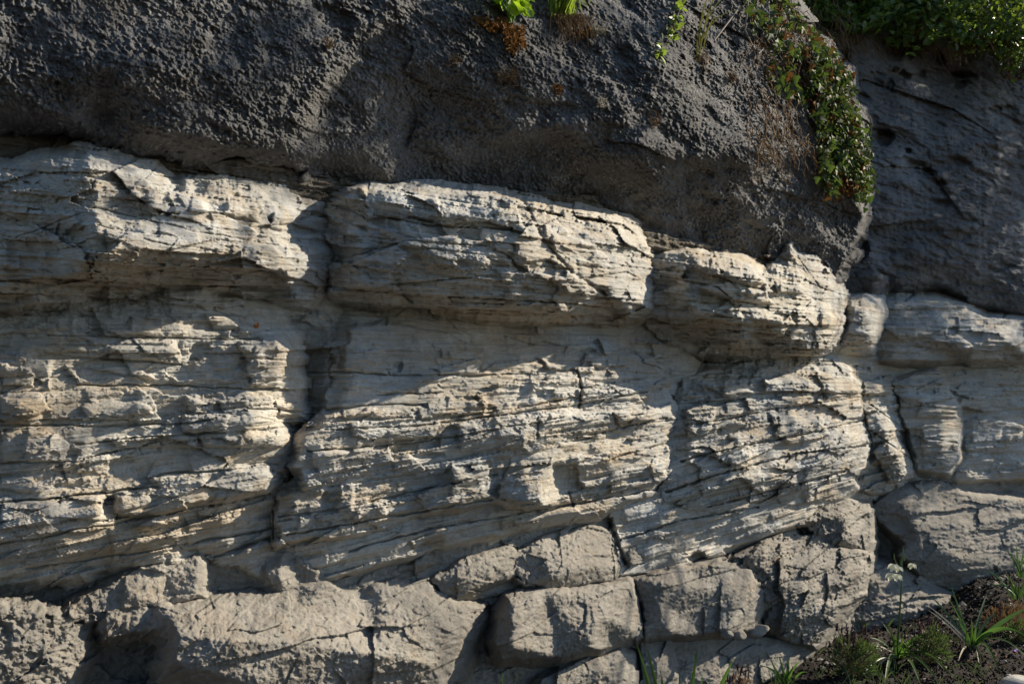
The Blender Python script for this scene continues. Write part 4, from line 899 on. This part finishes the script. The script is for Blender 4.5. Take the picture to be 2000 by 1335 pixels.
iris((1995, 1128), [(1962, 1072, 0, .03, .7), (1975, 1080, 0, .02, .7), (1985, 1066, 0, .02, .7), (2000, 1072, 0, .02, .7), (1970, 1096, -.1, .03, .7), (2012, 1085, 0, .02, .7), (1990, 1090, -.1, .0, .8)], 'farthest small iris at the right edge against the boulder', base_D=7.45)
iris((1532, 1345), [(1504, 1286, 0, .01, .8), (1521, 1279, 0, .01, .8), (1541, 1284, -.05, 0, 1), (1562, 1290, -.1, .01, .8), (1488, 1300, 0, .03, .7), (1549, 1300, -.1, 0, 1), (1576, 1312, -.1, .03, .6), (1515, 1305, -.15, 0, .9)], 'iris tuft at the bottom edge under the bright chipped boulder')
iris((1325, 1560), [(1244, 1256, -.1, .0, 1.1), (1262, 1258, -.15, .02, 1), (1362, 1267, -.1, .01, 1), (1326, 1308, -.1, 0, .9), (1433, 1284, -.2, .03, 1.2), (1372, 1318, -.2, 0, 1), (1388, 1326, -.3, .02, 1.2), (1290, 1312, -.1, .0, .8)], 'iris whose long blades rise from below the frame at the bottom centre', w=.013)
iris((975, 1660), [(911, 1318, 0, .0, .9), (947, 1325, 0, .0, .8), (982, 1312, -.05, 0, .9), (1009, 1304, 0, .01, .8)], 'thin blades just showing at the bottom edge left of the grey block', w=.009)
def bush(cx, cy, rx, ry, label, n, mat, heads=(), name='low_bush', hm='head', cat='bush'):
    base = gp(cx, cy + ry * .8); D = base.y; t = thing(name, base, label, cat); r = rng
    V, Fc = [], []; sx = D / FPX
    for k in range(n):
        a = r.uniform(0, 2 * math.pi); q = r.random() ** .5; x = cx + rx * q * math.cos(a); y = cy + ry * q * math.sin(a)
        p = at(x, y, D + r.uniform(-.6, .6) * rx * sx * math.sqrt(max(.05, 1 - q * q)))
        rag = 1 + .16 * math.sin(a * 3 + cx) + .12 * math.sin(a * 7 + cy); p = base.lerp(p, rag) if rag < 1 or r.random() < .5 else p
        d = Vector(((x - cx) / rx, r.uniform(-.8, .2), (cy - y) / ry + .55)) + rv(.6)
        leaf_geo(V, Fc, NEEDLE, p, d, rv(), r.uniform(.02, .05), .1, .1)
    o = mesh_obj('foliage', V, Fc, mat, t); o['kind'] = 'stuff'
    V, Fc = [], []; V2, F2 = [], []
    for k in range(40):
        a = r.uniform(-1, 1); tube(V, Fc, bend(base + Vector((r.uniform(-.05, .05), r.uniform(-.05, .05), 0)), at(cx + rx * a * .9, cy - ry * r.uniform(-.2, .8), D + r.uniform(-.1, .1)), rv(.02), 4), .002, .001, 3)
    for x, y in heads:
        p = at(x, y, D + r.uniform(-.1, .15)); tube(V, Fc, bend(at(cx + (x - cx) * .4, cy, D), p, rv(.03), 5), .0016, .0012, 3)
        tube(V2, F2, [p - Vector((0, 0, .02)), p - Vector((0, 0, .008)), p + Vector((0, 0, .008)), p + Vector((.003, 0, .024))], .006, .002, 5)
        for j in range(5): leaf_geo(V2, F2, OVAL, p + rv(.008), rv(), rv(), .014)
    mesh_obj('stems', V, Fc, M['dry'], t)
    if heads:
        o = mesh_obj('flower_heads', V2, F2, M[hm], t); o['kind'] = 'stuff'
hd = lambda n, x0, x1, y0, y1: [(rng.uniform(x0, x1), rng.uniform(y0, y1)) for k in range(n)]
bush(1668, 1292, 44, 44, 'dark green feathery bush with brown seed heads left of the flowering iris', 1700, M['needle'], hd(34, 1628, 1716, 1222, 1262))
bush(1815, 1268, 40, 36, 'feathery green bush between the two big irises', 1300, M['needle'], hd(26, 1785, 1845, 1205, 1238))
bush(1965, 1212, 42, 34, 'brownish straggly bush at the right behind the spreading iris', 1000, M['dry'], hd(6, 1940, 2000, 1180, 1200))
bush(1990, 1236, 30, 24, 'small green bush at the right edge of the soil', 700, M['needle'])
bush(1428, 1342, 36, 24, 'low dry bush with brown heads at the bottom edge', 400, M['dry'], hd(30, 1398, 1462, 1290, 1335))
def bloom(x, y, label, mat, s_, cat='flower', dz=.05):
    p = gp(x, y, dz); V, Fc = [], []
    for k in range(5):
        a = k * 2 * math.pi / 5; d = Vector((math.cos(a), math.sin(a) * .7 - .2, .25)); leaf_geo(V, Fc, OVAL, p, d, Vector((0, -.4, 1)), s_, .3, .2)
    tube(V, Fc, [gp(x + 3, y + 14, 0.0), p], .002, .0015, 4)
    tag(mesh_obj('flower', V, Fc, mat), label, cat)
bloom(1975, 1181, 'white flower lying low at the right edge', M['petal'], .045, dz=.16)
bloom(1986, 1270, 'small purple flower on the soil at the right edge', M['purple'], .03, dz=.04)

def stone(p, r, name, label, mat, cat, seed, flat=.7):
    bm = bmesh.new(); bmesh.ops.create_icosphere(bm, subdivisions=4, radius=1.0); rr = random.Random(seed); q = [Vector((rr.uniform(-1, 1), rr.uniform(-1, 1), rr.uniform(-1, 1))).normalized() for k in range(9)]; dq = [rr.uniform(.62, .9) for k in q]
    for v in bm.verts:
        n = v.co.normalized(); m = 1.0
        for a, d_ in zip(q, dq):
            c = n.dot(a)
            if c > 0.05: m = min(m, d_ / c)
        v.co = n * m; v.co = Vector((v.co.x * r[0], v.co.y * r[1], v.co.z * r[2]))
    me = bpy.data.meshes.new(name); bm.to_mesh(me); bm.free(); me.polygons.foreach_set('use_smooth', [True] * len(me.polygons)); me.materials.append(mat)
    o = bpy.data.objects.new(name, me); COL.objects.link(o); o.location = p; tag(o, label, cat); return o
for k, (x, y, r_, lab) in enumerate(((1478, 1228, .075, 'largest round pebble wedged under the grey block beside the chipped boulder'), (1440, 1236, .05, 'middle pebble of the three wedged under the grey block'), (1418, 1236, .035, 'smallest, leftmost pebble wedged under the grey block'))):
    stone(surf(x, y) + Vector((0, -.02, 0)), (r_, r_ * .8, r_ * .62), 'pebble', lab, M['rough'], 'pebble', 50 + k)
stone(gp(2010, 1345, .0), (.17, .14, .08), 'edging_stone', 'pale smooth stone cut off by the lower right corner', M['pale'], 'stone', 77)
CHIP = ['pale stone chip on the soil, between the flowering iris and the spreading iris', 'pale stone chip nearest the edging stone, on its upper left', 'pale stone chip under the lowest right leaf of the spreading iris', 'pale stone chip touching the left end of the edging stone', 'pale stone chip leftmost on the soil, among the low leaves of the flowering iris']
for k, (x, y, r_) in enumerate(((1845, 1303, .012), (1970, 1318, .014), (1962, 1290, .010), (1985, 1335, .012), (1806, 1326, .010))):
    stone(gp(x, y, .01), (r_ * 1.5, r_, r_ * .7), 'stone_chip', CHIP[k], M['pale'], 'stone chip', 90 + k)['group'] = 'pale stone chips scattered on the soil'
def gravel():
    V, Fc = [], []
    for k in range(5200):
        x, y = rng.uniform(1500, 2060), rng.uniform(1150, 1420); p = gp(x, y); p.z = float(soil_z(np.array([p.x]), np.array([p.y]))[0]) + rng.uniform(.005, .022)
        s_ = rng.uniform(.006, .018); b = len(V)
        for d in ((1, 0, 0), (0, 1, 0), (-1, 0, 0), (0, -1, 0), (0, 0, .7), (0, 0, -.5)): V.append(p + Vector(d) * s_ * rng.uniform(.6, 1.3))
        for f in ((0, 1, 4), (1, 2, 4), (2, 3, 4), (3, 0, 4), (1, 0, 5), (2, 1, 5), (3, 2, 5), (0, 3, 5)): Fc.append(tuple(b + i for i in f))
    tag(mesh_obj('gravel', V, Fc, M['soil'], smooth=False), 'dark crumbs of soil and bark mulch covering the bed', 'gravel', kind='stuff')
gravel()
def fallen_leaf():
    p = on_rock(500, 641, .012); V, Fc = [], []
    leaf_geo(V, Fc, OVAL, p, Vector((.4, -.2, .7)), Vector((.5, -.7, .2)), .022, .6, .4); leaf_geo(V, Fc, OVAL, p, Vector((-.3, -.2, .8)), Vector((.2, -.9, .2)), .016, .6, .4)
    tag(mesh_obj('fallen_leaf', V, Fc, M['orange']), 'tiny orange leaf caught on the left pale wall', 'leaf')
fallen_leaf()

# ------------------------------------------------------------------ the tree to the right whose leaves dapple the wall
SHADE = [(30,190,50,1),(180,50,70,1),(215,145,38,1),(450,100,85,1),(545,60,60,1),(670,250,80,1),(765,270,70,1),(690,165,55,.9),(870,60,45,.6),(1240,50,60,.7),(1130,150,34,.6),(1760,625,50,.9),(2000,660,50,.9),
 (60,440,70,.9),(60,345,45,.8),(90,520,50,.7),(120,640,48,1.1),(40,640,40,1),(140,770,28,1),(145,850,26,.9),(430,700,26,.8),
 (720,520,50,.8),
 (1950,800,70,1),(1890,740,60,1),(1760,735,40,1),(1840,640,60,.9),
 (1640,10,110,1),(1760,10,110,1),(1760,190,110,1.2),(1880,260,110,1.2),(1960,420,110,1.2),(1820,430,110,1.2),(1730,370,80,1.2),(1960,180,90,1.2),(1900,540,80,1),(1780,520,70,1),
 ]
def shade_tree():
    base = Vector((6.6, 5.2, 0)); t = thing('tree', base, 'leafy tree standing off to the right that throws dappled shade on the wall', 'tree')
    r = random.Random(21); V, Fc = [], []; VB, FB = [], []
    fork = Vector((6.5, 5.2, 2.0)); tube(VB, FB, bend(base, fork, Vector((.1, 0, 0)), 8), .17, .11, 9); tips = []
    for x, y, rad, dens in SHADE:
        p = surf(x, y); R_ = rad * p.y / FPX * 1.0; d = r.uniform(4.6, 5.6); c = p + SUN_DIR * d
        n = int(dens * 1.35 * (R_ * R_ * 3.14) / (.055 * .055 * .36)); tips.append(c)
        for k in range(n):
            o = Vector((r.gauss(0, 1), r.gauss(0, 1), r.gauss(0, 1))).normalized() * (R_ * r.random() ** .4)
            leaf_geo(V, Fc, OVAL, c + o, Vector((r.uniform(-1, 1), r.uniform(-1, 1), r.uniform(-1, .5))), Vector((r.uniform(-1, 1), r.uniform(-1, 1), 1)), .055 * r.uniform(.6, 1.3), .2, .2)
    o = mesh_obj('crown', V, Fc, M['shrub'], t); o['kind'] = 'stuff'
    mesh_obj('trunk', VB, FB, M['bark'], t)
    hubs = [Vector((5.9, 5.3, 2.8)), Vector((5.8, 6.3, 2.9)), Vector((5.4, 4.4, 2.7)), Vector((6.3, 6.6, 3.0)), Vector((5.9, 4.8, 2.9))]
    VB, FB = [], []
    for h in hubs: tube(VB, FB, bend(fork, h, Vector((0, 0, .15)), 5), .07, .03, 6)
    for c in tips:
        h = min(hubs, key=lambda q: (q - c).length); tube(VB, FB, bend(h, c, Vector((0, 0, .06)), 4), .012, .004, 4)
    mesh_obj('limbs', VB, FB, M['bark'], t)
shade_tree()

def litter():
    V, Fc = [], []
    for k in range(240):
        x, y = rng.uniform(1520, 2050), rng.uniform(1170, 1400); p = gp(x, y, .02); leaf_geo(V, Fc, OVAL, p, rv() * Vector((1, 1, .2)), Vector((rng.uniform(-.5, .5), rng.uniform(-.5, .5), 1)), rng.uniform(.012, .035), .4, .4)
    tag(mesh_obj('leaf_litter', V, Fc, M['dry']), 'dry leaf litter strewn over the dark soil', 'leaf litter', kind='stuff')
    V, Fc = [], []
    for k in range(95):
        x = rng.uniform(1500, 2040); y = rng.uniform(1215, 1400) if x < 1700 else rng.uniform(1150, 1380); b = gp(x, y); h = rng.uniform(.03, .16)
        for j in range(rng.randint(2, 5)): blade(V, Fc, bend(b + rv(.01), b + Vector((rng.uniform(-.08, .08), rng.uniform(-.08, .06), h * rng.uniform(.5, 1))), Vector((0, 0, .015)), 4), rng.uniform(.001, .0028))
    tag(mesh_obj('weeds', V, Fc, M['needle']), 'thin straggling weeds between the bedding plants', 'weeds', kind='stuff')
litter()

def rubble():
    V, Fc = [], []
    for k in range(150):
        f = rng.random(); x = 1590 + 400 * f + rng.gauss(0, 14); y = 1292 - 118 * f + abs(rng.gauss(0, 16)); p = gp(x, y); p.z = float(soil_z(np.array([p.x]), np.array([p.y]))[0]) + .012
        s_ = rng.uniform(.006, .022) if rng.random() < .9 else rng.uniform(.025, .04); b = len(V)
        for d in ((1, 0, 0), (.3, .9, .1), (-.8, .4, 0), (-.6, -.8, .1), (.5, -.8, 0), (.1, .1, .75), (-.2, 0, -.5)): V.append(p + Vector((d[0] * rng.uniform(.7, 1.3), d[1] * rng.uniform(.7, 1.2), d[2] * rng.uniform(.6, 1.1))) * s_)
        for j in range(5): Fc.append((b + j, b + (j + 1) % 5, b + 5)); Fc.append((b + (j + 1) % 5, b + j, b + 6))
    tag(mesh_obj('rubble', V, Fc, M['rough'], smooth=False), 'small fallen rock chips along the foot of the boulders', 'rubble', kind='stuff')
rubble()
